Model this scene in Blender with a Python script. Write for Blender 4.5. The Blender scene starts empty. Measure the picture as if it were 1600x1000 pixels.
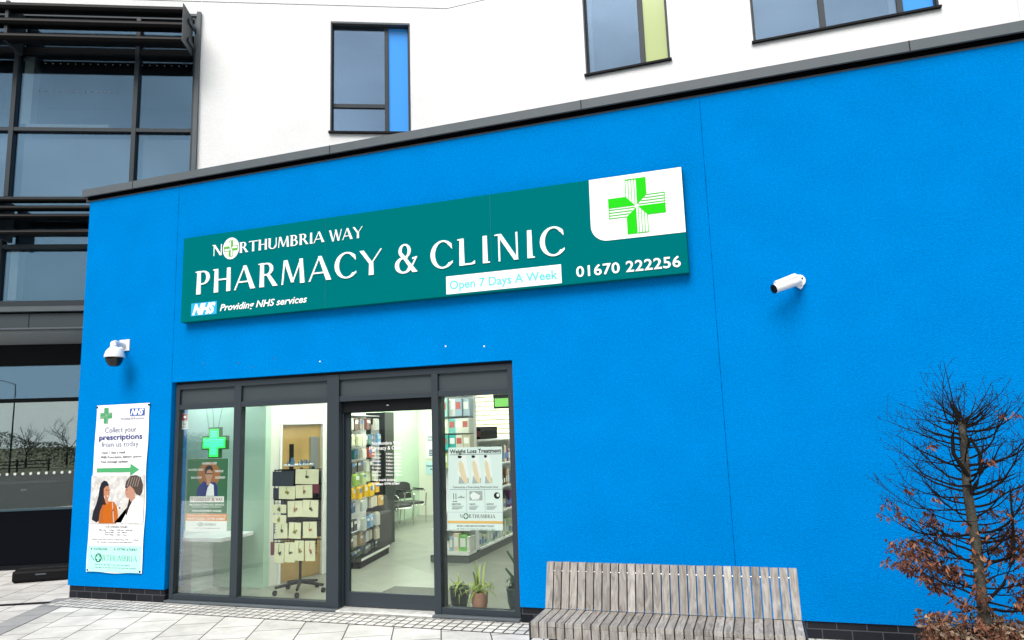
import bpy, math, random
from mathutils import Matrix, Vector
R = math.radians
random.seed(7)
scene = bpy.context.scene
col = scene.collection

# ------------------------------------------------------------------ camera
cd = bpy.data.cameras.new('camera'); cam = bpy.data.objects.new('camera', cd); col.objects.link(cam)
cd.sensor_width = 36.0; cd.lens = 1116.58 / 1600 * 36.0; cd.clip_end = 3000; cd.clip_start = 0.05
cam.location = (0, -6.3506, 1.7); cam.rotation_euler = (R(98.7536), R(1.9048), R(18.7687))
scene.camera = cam

# ------------------------------------------------------------------ light
SUN_EL, SUN_AZ = 52, -94          # azimuth of the direction towards the sun, degrees from +x
w = bpy.data.worlds.new('World'); scene.world = w; w.use_nodes = True
nt = w.node_tree; bg = nt.nodes['Background']
sky = nt.nodes.new('ShaderNodeTexSky'); sky.sky_type = 'NISHITA'; sky.sun_disc = False
sky.sun_elevation = R(SUN_EL); sky.sun_rotation = R(90 - SUN_AZ)
sky.air_density = 1.6; sky.dust_density = 3.0; sky.ozone_density = 1.2
hs = nt.nodes.new('ShaderNodeHueSaturation'); hs.inputs['Saturation'].default_value = 0.62
tc = nt.nodes.new('ShaderNodeTexCoord'); no = nt.nodes.new('ShaderNodeTexNoise')
no.inputs['Scale'].default_value = 2.2; no.inputs['Detail'].default_value = 5
mr = nt.nodes.new('ShaderNodeMapRange'); mr.inputs['From Min'].default_value = .3; mr.inputs['From Max'].default_value = .7
mr.inputs['To Min'].default_value = .55; mr.inputs['To Max'].default_value = 1.30
mp = nt.nodes.new('ShaderNodeMapping'); mp.inputs['Scale'].default_value = (1, 1, 2.5)
nt.links.new(tc.outputs['Generated'], mp.inputs[0]); nt.links.new(mp.outputs[0], no.inputs['Vector'])
nt.links.new(no.outputs['Fac'], mr.inputs['Value']); nt.links.new(sky.outputs[0], hs.inputs['Color'])
sx = nt.nodes.new('ShaderNodeSeparateXYZ'); nt.links.new(tc.outputs['Generated'], sx.inputs[0])
hz_ = nt.nodes.new('ShaderNodeMapRange'); hz_.interpolation_type = 'SMOOTHSTEP'      # bright overcast band above the horizon
hz_.inputs['From Min'].default_value = .02; hz_.inputs['From Max'].default_value = .34; hz_.inputs['To Min'].default_value = 1; hz_.inputs['To Max'].default_value = 0
mixc = nt.nodes.new('ShaderNodeMix'); mixc.data_type = 'RGBA'; mixc.inputs['B'].default_value = (8.5, 9.4, 9.6, 1)
mxf = nt.nodes.new('ShaderNodeMath'); mxf.operation = 'MULTIPLY'; mxf.inputs[1].default_value = .85
nt.links.new(sx.outputs['Z'], hz_.inputs['Value']); nt.links.new(hz_.outputs[0], mxf.inputs[0]); nt.links.new(mxf.outputs[0], mixc.inputs['Factor'])
nt.links.new(mr.outputs[0], hs.inputs['Value']); nt.links.new(hs.outputs[0], mixc.inputs['A']); nt.links.new(mixc.outputs['Result'], bg.inputs['Color'])
bg.inputs['Strength'].default_value = 0.095
sl = bpy.data.lights.new('sun', 'SUN'); sl.energy = 3.2; sl.angle = R(38); sl.color = (1.0, .965, .92)
so = bpy.data.objects.new('sun', sl); col.objects.link(so)
sd = Vector((math.cos(R(SUN_AZ)) * math.cos(R(SUN_EL)), math.sin(R(SUN_AZ)) * math.cos(R(SUN_EL)), math.sin(R(SUN_EL))))
so.rotation_euler = sd.to_track_quat('Z', 'Y').to_euler(); so.location = (-20, -30, 30)
scene.view_settings.view_transform = 'Standard'; scene.view_settings.look = 'None'
scene.view_settings.gamma = 1; scene.view_settings.exposure = 0.38
scene.cycles.max_bounces = 10; scene.cycles.transparent_max_bounces = 16
scene.cycles.glossy_bounces = 4; scene.cycles.diffuse_bounces = 4
scene.cycles.caustics_reflective = False; scene.cycles.caustics_refractive = False
scene.cycles.sample_clamp_indirect = 6

# ------------------------------------------------------------------ geometry of the place
A = R(24.6104); CA, SA = math.cos(A), math.sin(A)
G = Vector((-9.784, 1.342, 0))                       # foot of the ground-floor glazing of the big building
def facet(off): return Matrix.Translation(G + Vector((SA, -CA, 0)) * off) @ Matrix.Rotation(A, 4, 'Z')
F0, F1 = facet(0.0), facet(1.3)                      # recessed ground floor; overhanging upper floors
FR = Matrix.Translation((-3.84, 2.63, 0))            # right-hand upper facade, parallel to the shop wall
I4 = Matrix.Identity(4)

# ------------------------------------------------------------------ mesh helpers
class MB:
    def __init__(s, F=I4): s.v = []; s.f = []; s.F = F
    def add(s, vs, fs):
        n = len(s.v); s.v += [s.F @ Vector(p) for p in vs]; s.f += [tuple(n + i for i in f) for f in fs]; return s
    def box(s, x0, x1, y0, y1, z0, z1):
        if x1 < x0: x0, x1 = x1, x0
        if y1 < y0: y0, y1 = y1, y0
        if z1 < z0: z0, z1 = z1, z0
        return s.add([(x0,y0,z0),(x1,y0,z0),(x1,y1,z0),(x0,y1,z0),(x0,y0,z1),(x1,y0,z1),(x1,y1,z1),(x0,y1,z1)],
                     [(0,3,2,1),(4,5,6,7),(0,1,5,4),(1,2,6,5),(2,3,7,6),(3,0,4,7)])
    def prism(s, pts, y0, y1):                        # polygon in the x-z plane, counter-clockwise seen from -y
        a = sum(pts[i][0]*pts[(i+1) % len(pts)][1] - pts[(i+1) % len(pts)][0]*pts[i][1] for i in range(len(pts)))
        if a < 0: pts = pts[::-1]
        n = len(pts)
        return s.add([(x, y0, z) for x, z in pts] + [(x, y1, z) for x, z in pts],
                     [tuple(range(n)), tuple(range(2*n-1, n-1, -1))] + [((i+1) % n, i, n+i, n+(i+1) % n) for i in range(n)])
    def extrude(s, pts, x0, x1):                      # polygon in the y-z plane
        n = len(pts)
        return s.add([(x0, y, z) for y, z in pts] + [(x1, y, z) for y, z in pts],
                     [tuple(range(n-1, -1, -1)), tuple(range(n, 2*n))] + [(i, (i+1) % n, n+(i+1) % n, n+i) for i in range(n)])
    def tube(s, path, rad, n=8, caps=True):
        path = [Vector(p) for p in path]
        if not hasattr(rad, '__len__'): rad = [rad] * len(path)
        vs = []; fs = []; up = Vector((0, 0, 1))
        for i, p in enumerate(path):
            d = (path[min(i+1, len(path)-1)] - path[max(i-1, 0)])
            d = d.normalized() if d.length > 1e-9 else Vector((0, 0, 1))
            r = up if abs(d.z) < .95 else Vector((1, 0, 0))
            a = d.cross(r).normalized(); b = d.cross(a)
            for k in range(n):
                t = 2*math.pi*k/n; vs.append(p + (a*math.cos(t) + b*math.sin(t))*rad[i])
        for i in range(len(path)-1):
            for k in range(n):
                fs.append((i*n+k, (i+1)*n+k, (i+1)*n+(k+1) % n, i*n+(k+1) % n))
        if caps: fs += [tuple(range(n)), tuple(range(len(path)*n-1, (len(path)-1)*n-1, -1))]
        return s.add(vs, fs)
    def lathe(s, prof, c=(0,0,0), n=24):              # profile of (radius, z)
        vs = []; fs = []
        for r, z in prof:
            for k in range(n):
                t = 2*math.pi*k/n; vs.append((c[0]+r*math.cos(t), c[1]+r*math.sin(t), c[2]+z))
        for i in range(len(prof)-1):
            for k in range(n):
                fs.append((i*n+k, i*n+(k+1) % n, (i+1)*n+(k+1) % n, (i+1)*n+k))
        fs += [tuple(range(n-1, -1, -1)), tuple(range((len(prof)-1)*n, len(prof)*n))]
        return s.add(vs, fs)
    def build(s, name, mat, parent=None, smooth=False, bevel=0):
        P = I4; q = parent
        while q is not None: P = q.matrix_basis @ P; q = q.parent
        Pi = P.inverted()
        me = bpy.data.meshes.new(name); me.from_pydata([tuple(Pi @ v) for v in s.v], [], s.f); me.update()
        if mat: me.materials.append(mat)
        if smooth:
            me.polygons.foreach_set('use_smooth', [True]*len(me.polygons)); me.set_sharp_from_angle(angle=R(38))
        o = bpy.data.objects.new(name, me); col.objects.link(o); o.parent = parent
        if bevel:
            b = o.modifiers.new('bevel', 'BEVEL'); b.width = bevel; b.segments = 2; b.limit_method = 'ANGLE'
        return o

def thing(name, label, cat, loc=(0,0,0), rz=0, group=None):
    o = bpy.data.objects.new(name, None); col.objects.link(o); o.location = loc; o.rotation_euler = (0, 0, rz)
    o.empty_display_size = .1
    return tag(o, label, cat, group)
def tag(o, label, cat, group=None):
    o['label'] = label; o['category'] = cat
    if group: o['group'] = group
    return o
def kind(o, k='structure'): o['kind'] = k; return o
def copy_tree(o, parent=None):
    c = o.copy(); col.objects.link(c); c.parent = parent
    for ch in [x for x in col.objects if x.parent is o]: copy_tree(ch, c)
    return c

# ------------------------------------------------------------------ materials
def pmat(name, color, rough=.6, metal=0, var=0, vscale=8, bump=0, bscale=60, spec=.5, detail=4, emit=None, estr=0, coat=0):
    m = bpy.data.materials.new(name); m.use_nodes = True; t = m.node_tree; b = t.nodes['Principled BSDF']
    b.inputs['Base Color'].default_value = (*color, 1); b.inputs['Roughness'].default_value = rough
    b.inputs['Metallic'].default_value = metal; b.inputs['Specular IOR Level'].default_value = spec
    b.inputs['Coat Weight'].default_value = coat
    tcn = t.nodes.new('ShaderNodeTexCoord')
    if var:
        n = t.nodes.new('ShaderNodeTexNoise'); n.inputs['Scale'].default_value = vscale; n.inputs['Detail'].default_value = detail
        t.links.new(tcn.outputs['Object'], n.inputs['Vector'])
        r = t.nodes.new('ShaderNodeMapRange'); r.inputs['From Min'].default_value = .3; r.inputs['From Max'].default_value = .7
        r.inputs['To Min'].default_value = 1-var; r.inputs['To Max'].default_value = 1+var
        t.links.new(n.outputs['Fac'], r.inputs['Value'])
        h = t.nodes.new('ShaderNodeHueSaturation'); h.inputs['Color'].default_value = (*color, 1)
        t.links.new(r.outputs[0], h.inputs['Value']); t.links.new(h.outputs[0], b.inputs['Base Color'])
    if bump:
        n = t.nodes.new('ShaderNodeTexNoise'); n.inputs['Scale'].default_value = bscale; n.inputs['Detail'].default_value = 3
        t.links.new(tcn.outputs['Object'], n.inputs['Vector'])
        k = t.nodes.new('ShaderNodeBump'); k.inputs['Strength'].default_value = bump; k.inputs['Distance'].default_value = .01
        t.links.new(n.outputs['Fac'], k.inputs['Height']); t.links.new(k.outputs[0], b.inputs['Normal'])
    if emit:
        b.inputs['Emission Color'].default_value = (*emit, 1); b.inputs['Emission Strength'].default_value = estr
    return m

def islandmat(name, cols, rough=.7, grain=None, bump=0):
    """colour chosen per loose piece of the mesh, with optional grain stretched along z"""
    m = bpy.data.materials.new(name); m.use_nodes = True; t = m.node_tree; b = t.nodes['Principled BSDF']
    b.inputs['Roughness'].default_value = rough
    g = t.nodes.new('ShaderNodeNewGeometry'); r = t.nodes.new('ShaderNodeValToRGB'); r.color_ramp.interpolation = 'LINEAR'
    e = r.color_ramp.elements
    while len(e) < len(cols): e.new(.5)
    for i, c in enumerate(cols): e[i].position = i/max(1, len(cols)-1); e[i].color = (*c, 1)
    t.links.new(g.outputs['Random Per Island'], r.inputs[0]); out = r.outputs[0]
    if grain:
        tcn = t.nodes.new('ShaderNodeTexCoord'); mp_ = t.nodes.new('ShaderNodeMapping'); mp_.inputs['Scale'].default_value = grain
        ad = t.nodes.new('ShaderNodeVectorMath'); ad.operation = 'ADD'
        cm = t.nodes.new('ShaderNodeVectorMath'); cm.operation = 'SCALE'; cm.inputs['Scale'].default_value = 40
        cx = t.nodes.new('ShaderNodeCombineXYZ')
        for i in range(3): t.links.new(g.outputs['Random Per Island'], cx.inputs[i])
        t.links.new(cx.outputs[0], cm.inputs[0]); t.links.new(tcn.outputs['Object'], mp_.inputs[0])
        t.links.new(mp_.outputs[0], ad.inputs[0]); t.links.new(cm.outputs[0], ad.inputs[1])
        n = t.nodes.new('ShaderNodeTexNoise'); n.inputs['Scale'].default_value = 1; n.inputs['Detail'].default_value = 6; n.inputs['Distortion'].default_value = 1.2
        t.links.new(ad.outputs[0], n.inputs['Vector'])
        q = t.nodes.new('ShaderNodeMapRange'); q.inputs['From Min'].default_value = .3; q.inputs['From Max'].default_value = .7
        q.inputs['To Min'].default_value = .55; q.inputs['To Max'].default_value = 1.32
        h = t.nodes.new('ShaderNodeHueSaturation'); t.links.new(n.outputs['Fac'], q.inputs['Value'])
        t.links.new(q.outputs[0], h.inputs['Value']); t.links.new(out, h.inputs['Color']); out = h.outputs[0]
        k = t.nodes.new('ShaderNodeBump'); k.inputs['Strength'].default_value = .25; k.inputs['Distance'].default_value = .003
        t.links.new(n.outputs['Fac'], k.inputs['Height']); t.links.new(k.outputs[0], b.inputs['Normal'])
    t.links.new(out, b.inputs['Base Color'])
    return m

def brickmat(name, c1, c2, mortar, bw, rh, ms, rot=0, org=(0,0), offset=.5, axes='uv', rough=.8, stain=.15, bump=.4, spec=.3, sc=3):
    m = bpy.data.materials.new(name); m.use_nodes = True; t = m.node_tree; b = t.nodes['Principled BSDF']
    b.inputs['Roughness'].default_value = rough; b.inputs['Specular IOR Level'].default_value = spec
    g = t.nodes.new('ShaderNodeNewGeometry'); sp = t.nodes.new('ShaderNodeSeparateXYZ'); cb = t.nodes.new('ShaderNodeCombineXYZ')
    vr = t.nodes.new('ShaderNodeVectorRotate'); vr.rotation_type = 'Z_AXIS'; vr.inputs['Angle'].default_value = -rot
    t.links.new(g.outputs['Position'], vr.inputs['Vector']); t.links.new(vr.outputs[0], sp.inputs[0])
    src = {'vu': (1, 0), 'uv': (0, 1), 'xz': (0, 2)}[axes]
    for i in range(2):
        mth = t.nodes.new('ShaderNodeMath'); mth.operation = 'SUBTRACT'; mth.inputs[1].default_value = org[i]
        t.links.new(sp.outputs[src[i]], mth.inputs[0]); t.links.new(mth.outputs[0], cb.inputs[i])
    br = t.nodes.new('ShaderNodeTexBrick'); br.offset = offset; br.inputs['Scale'].default_value = 1
    br.inputs['Brick Width'].default_value = bw; br.inputs['Row Height'].default_value = rh
    br.inputs['Mortar Size'].default_value = ms; br.inputs['Mortar Smooth'].default_value = .2
    br.inputs['Color1'].default_value = (*c1, 1); br.inputs['Color2'].default_value = (*c2, 1); br.inputs['Mortar'].default_value = (*mortar, 1)
    t.links.new(cb.outputs[0], br.inputs['Vector'])
    n = t.nodes.new('ShaderNodeTexNoise'); n.inputs['Scale'].default_value = sc; n.inputs['Detail'].default_value = 8; n.inputs['Roughness'].default_value = .7
    t.links.new(g.outputs['Position'], n.inputs['Vector'])
    r = t.nodes.new('ShaderNodeMapRange'); r.inputs['From Min'].default_value = .3; r.inputs['From Max'].default_value = .65
    r.inputs['To Min'].default_value = 1-stain; r.inputs['To Max'].default_value = 1.04
    h = t.nodes.new('ShaderNodeHueSaturation'); t.links.new(n.outputs['Fac'], r.inputs['Value']); t.links.new(r.outputs[0], h.inputs['Value'])
    t.links.new(br.outputs['Color'], h.inputs['Color'])
    vo = t.nodes.new('ShaderNodeTexVoronoi'); vo.inputs['Scale'].default_value = 3.1; t.links.new(g.outputs['Position'], vo.inputs['Vector'])
    vq = t.nodes.new('ShaderNodeMapRange'); vq.inputs['From Min'].default_value = .035; vq.inputs['From Max'].default_value = .06; vq.inputs['To Min'].default_value = .62; vq.inputs['To Max'].default_value = 1
    h3 = t.nodes.new('ShaderNodeHueSaturation'); t.links.new(vo.outputs['Distance'], vq.inputs['Value']); t.links.new(vq.outputs[0], h3.inputs['Value'])
    t.links.new(h.outputs[0], h3.inputs['Color']); t.links.new(h3.outputs[0], b.inputs['Base Color'])
    n2 = t.nodes.new('ShaderNodeTexNoise'); n2.inputs['Scale'].default_value = 90
    t.links.new(g.outputs['Position'], n2.inputs['Vector'])
    mm = t.nodes.new('ShaderNodeMath'); mm.operation = 'MULTIPLY_ADD'; mm.inputs[1].default_value = -1.0
    m3 = t.nodes.new('ShaderNodeMath'); m3.operation = 'MULTIPLY'; m3.inputs[1].default_value = .25
    t.links.new(n2.outputs['Fac'], m3.inputs[0]); t.links.new(br.outputs['Fac'], mm.inputs[0]); t.links.new(m3.outputs[0], mm.inputs[2])
    k = t.nodes.new('ShaderNodeBump'); k.inputs['Strength'].default_value = bump; k.inputs['Distance'].default_value = .006
    t.links.new(mm.outputs[0], k.inputs['Height']); t.links.new(k.outputs[0], b.inputs['Normal'])
    return m

def glassmat(name, tint=(1,1,1), base=.02, k=1.0, refl=(1,1,1), ior=1.5, wave=0):
    m = bpy.data.materials.new(name); m.use_nodes = True; t = m.node_tree
    for n in list(t.nodes): t.nodes.remove(n)
    o = t.nodes.new('ShaderNodeOutputMaterial'); mx = t.nodes.new('ShaderNodeMixShader')
    tr = t.nodes.new('ShaderNodeBsdfTransparent'); tr.inputs[0].default_value = (*tint, 1)
    gl = t.nodes.new('ShaderNodeBsdfGlossy'); gl.inputs['Color'].default_value = (*refl, 1); gl.inputs['Roughness'].default_value = 0.0
    fr = t.nodes.new('ShaderNodeFresnel'); fr.inputs['IOR'].default_value = ior
    ma = t.nodes.new('ShaderNodeMath'); ma.operation = 'MULTIPLY_ADD'; ma.inputs[1].default_value = k; ma.inputs[2].default_value = base; ma.use_clamp = True
    t.links.new(fr.outputs[0], ma.inputs[0]); t.links.new(ma.outputs[0], mx.inputs[0])
    t.links.new(tr.outputs[0], mx.inputs[1]); t.links.new(gl.outputs[0], mx.inputs[2]); t.links.new(mx.outputs[0], o.inputs[0])
    if wave:
        g = t.nodes.new('ShaderNodeNewGeometry'); n = t.nodes.new('ShaderNodeTexNoise'); n.inputs['Scale'].default_value = 1.3
        t.links.new(g.outputs['Position'], n.inputs['Vector']); bp = t.nodes.new('ShaderNodeBump'); bp.inputs['Strength'].default_value = wave
        bp.inputs['Distance'].default_value = .02; t.links.new(n.outputs['Fac'], bp.inputs['Height']); t.links.new(bp.outputs[0], gl.inputs['Normal'])
    return m

M = {}
def rendermat(name, color, fine, mott, bump):
    m = pmat(name, color, .95, var=mott, vscale=2.2, bump=bump, bscale=95, spec=0, detail=6); t = m.node_tree
    h = next(n for n in t.nodes if n.type == 'HUE_SAT'); b = t.nodes['Principled BSDF']; tcn = next(n for n in t.nodes if n.type == 'TEX_COORD')
    n = t.nodes.new('ShaderNodeTexNoise'); n.inputs['Scale'].default_value = 48; n.inputs['Detail'].default_value = 4; n.inputs['Roughness'].default_value = .75
    mpn = t.nodes.new('ShaderNodeMapping'); mpn.inputs['Scale'].default_value = (1, 1, .8)
    t.links.new(tcn.outputs['Object'], mpn.inputs[0]); t.links.new(mpn.outputs[0], n.inputs['Vector'])
    q = t.nodes.new('ShaderNodeMapRange'); q.inputs['From Min'].default_value = .3; q.inputs['From Max'].default_value = .7; q.inputs['To Min'].default_value = 1-fine; q.inputs['To Max'].default_value = 1+fine
    h2 = t.nodes.new('ShaderNodeHueSaturation'); t.links.new(n.outputs['Fac'], q.inputs['Value']); t.links.new(q.outputs[0], h2.inputs['Value'])
    t.links.new(h.outputs[0], h2.inputs['Color']); t.links.new(h2.outputs[0], b.inputs['Base Color']); return m
M['blue'] = rendermat('blue_render', (0.0, .192, .565), .13, .045, 1.0)
M['white_wall'] = rendermat('white_render', (.84, .85, .86), .06, .025, .8)
M['grey_metal'] = pmat('grey_powder_coat', (.088, .105, .118), .5, var=.05, vscale=5, spec=.3)
M['frame'] = pmat('window_frame_grey', (.026, .036, .045), .45, spec=.3)
M['frame_dark'] = pmat('dark_metal', (.005, .006, .008), .6, spec=.15)
M['spandrel'] = pmat('grey_panel', (.040, .052, .060), .5, var=.04, vscale=3, spec=.3)
M['black'] = pmat('black_plastic', (.004, .004, .005), .6, bump=.2, bscale=200, spec=.15)
M['white'] = pmat('white_paint', (.82, .83, .83), .45)
M['white_plastic'] = pmat('white_plastic', (.78, .78, .77), .35)
M['plinth'] = brickmat('engineering_brick', (.016, .018, .024), (.006, .007, .010), (.060, .065, .075), .215, .075, .005, org=(.03, .001), axes='xz', rough=.6, bump=.8, spec=.15)
M['slabs'] = brickmat('paving_slabs', (.66, .65, .625), (.56, .55, .525), (.075, .07, .065), .402, .417, .006, rot=A, org=(1.37, -5.984), axes='vu', rough=.85, stain=.32)
M['setts'] = brickmat('paving_setts', (.64, .63, .60), (.52, .51, .49), (.045, .04, .038), .095, .1, .0085, org=(0, -.352), offset=0, rough=.85, stain=.25, bump=.8)
M['band'] = brickmat('grey_band', (.33, .33, .33), (.16, .165, .17), (.10, .10, .10), .40, .27, .004, rot=A, org=(1.1, -6.93), axes='vu', offset=0, stain=.2)
M['glass_shop'] = glassmat('shop_glass', (.965, .992, .972), .0, .40, wave=.02)
M['glass_up'] = glassmat('coated_glass', (.92, .95, .96), .19, 1.0, refl=(.30, .50, .70), wave=.06)
M['glass_win'] = glassmat('blue_tinted_glass', (.92, .95, .96), .30, 1.0, refl=(.52, .74, 1.0), wave=.06)
M['glass_gf'] = glassmat('ground_floor_glass', (.88, .92, .92), .23, 1.0, refl=(.88, .97, .95), wave=.01)
M['blue_panel'] = pmat('blue_glazed_panel', (.06, .34, .90), .12, spec=.4)
M['lime_panel'] = pmat('lime_glazed_panel', (.46, .55, .25), .12, spec=.6)
M['spandrel_glass'] = pmat('spandrel_glass', (.06, .10, .15), .03, spec=1.0, coat=1)
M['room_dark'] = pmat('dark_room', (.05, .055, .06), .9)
M['room_mid'] = pmat('plaster_wall', (.62, .66, .62), .8)
M['teal'] = pmat('teal_sign_face', (.0, .134, .145), .5, spec=.0)
M['sign_white'] = pmat('sign_white', (.93, .93, .92), .4)
M['green'] = pmat('bright_green', (.012, .55, .004), .5, spec=.1)
M['mid_green'] = pmat('leaf_green', (.05, .33, .12), .5)
M['cyan'] = pmat('pale_cyan', (.16, .60, .62), .5, spec=.1)
M['nhsblue'] = pmat('logo_blue', (.0, .30, .62), .45)
M['navy'] = pmat('navy_print', (.02, .03, .20), .6, spec=.1)
M['ink'] = pmat('grey_ink', (.018, .019, .028), .7, spec=.05)
M['lightink'] = pmat('pale_ink', (.16, .17, .27), .7, spec=.1)
M['mint'] = pmat('mint_print', (.42, .86, .74), .6)
M['paper'] = pmat('vinyl_sheet', (.86, .87, .88), .5)
M['logo_green'] = pmat('logo_green', (.02, .16, .10), .6)

# ------------------------------------------------------------------ ground
kind(MB().box(-900, 900, -900, 900, -.5, -.012).build('field', pmat('rough_grass', (.085, .095, .045), .95, var=.35, vscale=.15, bump=.6, bscale=3)))
kind(MB().box(-45, 25, -10.5, 3.5, -.3, 0).build('pavement', M['slabs']))
kind(MB().box(-60, 60, -43, -10.502, -.3, -.006).build('road', pmat('asphalt', (.028, .032, .032), .9, var=.15, vscale=3, bump=.5)))
kind(MB().box(-7.40, 3.2, -.352, -.035, .001, .005).build('cobble_strip', M['setts']))
FB = Matrix.Rotation(A, 4, 'Z')
kind(MB(FB).box(-6.93, -6.66, -2.5, 3.1, .001, .0045).build('paving_band', M['band']))
kind(MB(FB).box(-12, -6.90, 2.865, 2.935, .001, .009).build('drain_channel', M['frame_dark']))

# ------------------------------------------------------------------ text and lettering
_cap = {}
def text_mesh(s, bold=0, shear=0, align='LEFT', space=1.0):
    c = bpy.data.curves.new('t', 'FONT'); c.body = s; c.size = 1; c.offset = bold; c.shear = shear; c.space_character = space
    c.resolution_u = 3
    o = bpy.data.objects.new('t', c); col.objects.link(o); bpy.context.view_layer.update()
    me = bpy.data.meshes.new_from_object(o.evaluated_get(bpy.context.evaluated_depsgraph_get()))
    col.objects.unlink(o); bpy.data.objects.remove(o); bpy.data.curves.remove(c)
    vs = [(v.co.x, v.co.y) for v in me.vertices]; fs = [tuple(p.vertices) for p in me.polygons]
    bpy.data.meshes.remove(me); return vs, fs
CAPH = None
def put_text(mb, s, x0, x1, zb, zt, y, bold=0, shear=0, depth=.0012, fit=True, align='l', space=1.0):
    """flat lettering on the plane y, facing -y: baseline zb, cap top zt, spanning x0..x1"""
    global CAPH
    if CAPH is None:
        v, _ = text_mesh('H'); CAPH = max(p[1] for p in v) - min(p[1] for p in v)
    vs, fs = text_mesh(s, bold, shear, space=space)
    if not vs: return
    mn, mxx = min(p[0] for p in vs), max(p[0] for p in vs)
    k = (zt - zb) / CAPH; kx = (x1 - x0) / (mxx - mn) if fit else k
    n = len(vs)
    P = [((p[0]-mn)*kx + x0, y, p[1]*k + zb) for p in vs]
    mb.add(P, fs)                                      # front faces
    E_ = {}
    for f in fs:
        for i in range(len(f)):
            e = (f[i], f[(i+1) % len(f)]); E_[e] = 1
    bd = [e for e in E_ if (e[1], e[0]) not in E_]
    idx = sorted({i for e in bd for i in e}); mpv = {i: j for j, i in enumerate(idx)}; L = len(idx)
    mb.add([P[i] for i in idx] + [(P[i][0], y+depth, P[i][2]) for i in idx],
           [(mpv[b], mpv[a], L+mpv[a], L+mpv[b]) for a, b in bd])

T_, t_ = .19, .065
def L_(x0, z0, x1, z1, w0=T_, w1=None): return ('l', x0, z0, x1, z1, w0, w0 if w1 is None else w1)
def H_(x0, z0, x1, z1, w0=t_, w1=None): return ('h', x0, z0, x1, z1, w0, w0 if w1 is None else w1)
def Arc(cx, cz, rx, rz, a0, a1, tx=T_, tz=t_): return ('a', cx, cz, rx, rz, a0, a1, tx, tz)
GL = {
 'P': (.64, [L_(.15,0,.15,1,.21,.17), H_(0,.97,.2,.97,.05), H_(.2,.967,.34,.967), H_(.2,.44,.34,.44), Arc(.33,.703,.30,.297,-90,90,.17)]),
 'H': (.80, [L_(.15,0,.15,1,.21,.17), H_(0,.97,.12,.97,.05), L_(.68,0,.68,1,.19,.17), H_(.2,.53,.6,.53)]),
 'A': (.88, [L_(.03,0,.42,1,.07,.06), L_(.78,0,.43,1,.22,.15), H_(.16,.32,.64,.32)]),
 'R': (.80, [L_(.15,0,.15,1,.21,.17), H_(0,.97,.2,.97,.05), H_(.2,.967,.34,.967), H_(.2,.50,.36,.50), Arc(.33,.735,.28,.265,-90,90,.16), L_(.70,0,.40,.50,.22,.16)]),
 'M': (.98, [L_(.06,0,.14,1,.07,.07), L_(.47,.06,.18,1,.12,.17), L_(.47,.06,.80,1,.06,.07), L_(.86,0,.80,1,.20,.15)]),
 'C': (.82, [Arc(.46,.5,.46,.53,42,318,.19,.07), H_(.70,.86,.80,.74,.12,.16), H_(.72,.14,.82,.20,.07,.10)]),
 'Y': (.82, [L_(.07,1,.42,.46,.18,.16), L_(.80,1,.44,.46,.06,.06), L_(.43,0,.43,.5,.20,.17)]),
 '&': (.84, [Arc(.38,.77,.23,.25,0,360,.13,.06), Arc(.34,.27,.33,.29,60,360,.17,.07), L_(.76,0,.24,.70,.21,.12), L_(.80,.50,.62,.16,.07,.07), H_(.66,.48,.84,.52,.06)]),
 'L': (.64, [L_(.15,0,.15,1,.21,.17), H_(0,.97,.12,.97,.05), H_(.2,.035,.52,.035), H_(.50,.035,.62,.09,.07,.14)]),
 'I': (.32, [L_(.16,0,.16,1,.20,.17), H_(.2,.02,.32,.02,.05)]),
 'N': (.86, [L_(.15,0,.15,.96,.065), H_(0,.97,.20,.97,.05), L_(.15,1,.74,0,.18,.18), L_(.77,0,.77,1,.065,.07)]),
 'O': (.9, [Arc(.45,.5,.45,.52,0,360,.19,.07)]),
 'T': (.76, [L_(.38,0,.38,.96,.20,.17), H_(0,.955,.76,.955,.075), H_(0,.92,.06,.95,.14,.07), H_(.70,.95,.76,.92,.07,.14)]),
 'U': (.82, [L_(.15,.3,.15,1,.18), H_(0,.97,.12,.97,.05), Arc(.41,.32,.35,.34,180,360,.16,.07), L_(.725,.3,.725,1,.07)]),
 'B': (.70, [L_(.15,0,.15,1,.21,.17), H_(0,.97,.2,.97,.05), H_(.2,.967,.34,.967), H_(.2,.53,.34,.53), Arc(.33,.75,.25,.25,-90,90,.14), H_(.2,.033,.34,.033), Arc(.35,.28,.30,.28,-90,90,.16)]),
 'W': (1.12, [L_(.06,1,.33,0,.17,.14), L_(.58,1,.36,0,.06,.06), L_(.56,1,.80,0,.16,.14), L_(1.06,1,.83,0,.06,.06)]),
 ' ': (.30, []),
}
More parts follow.
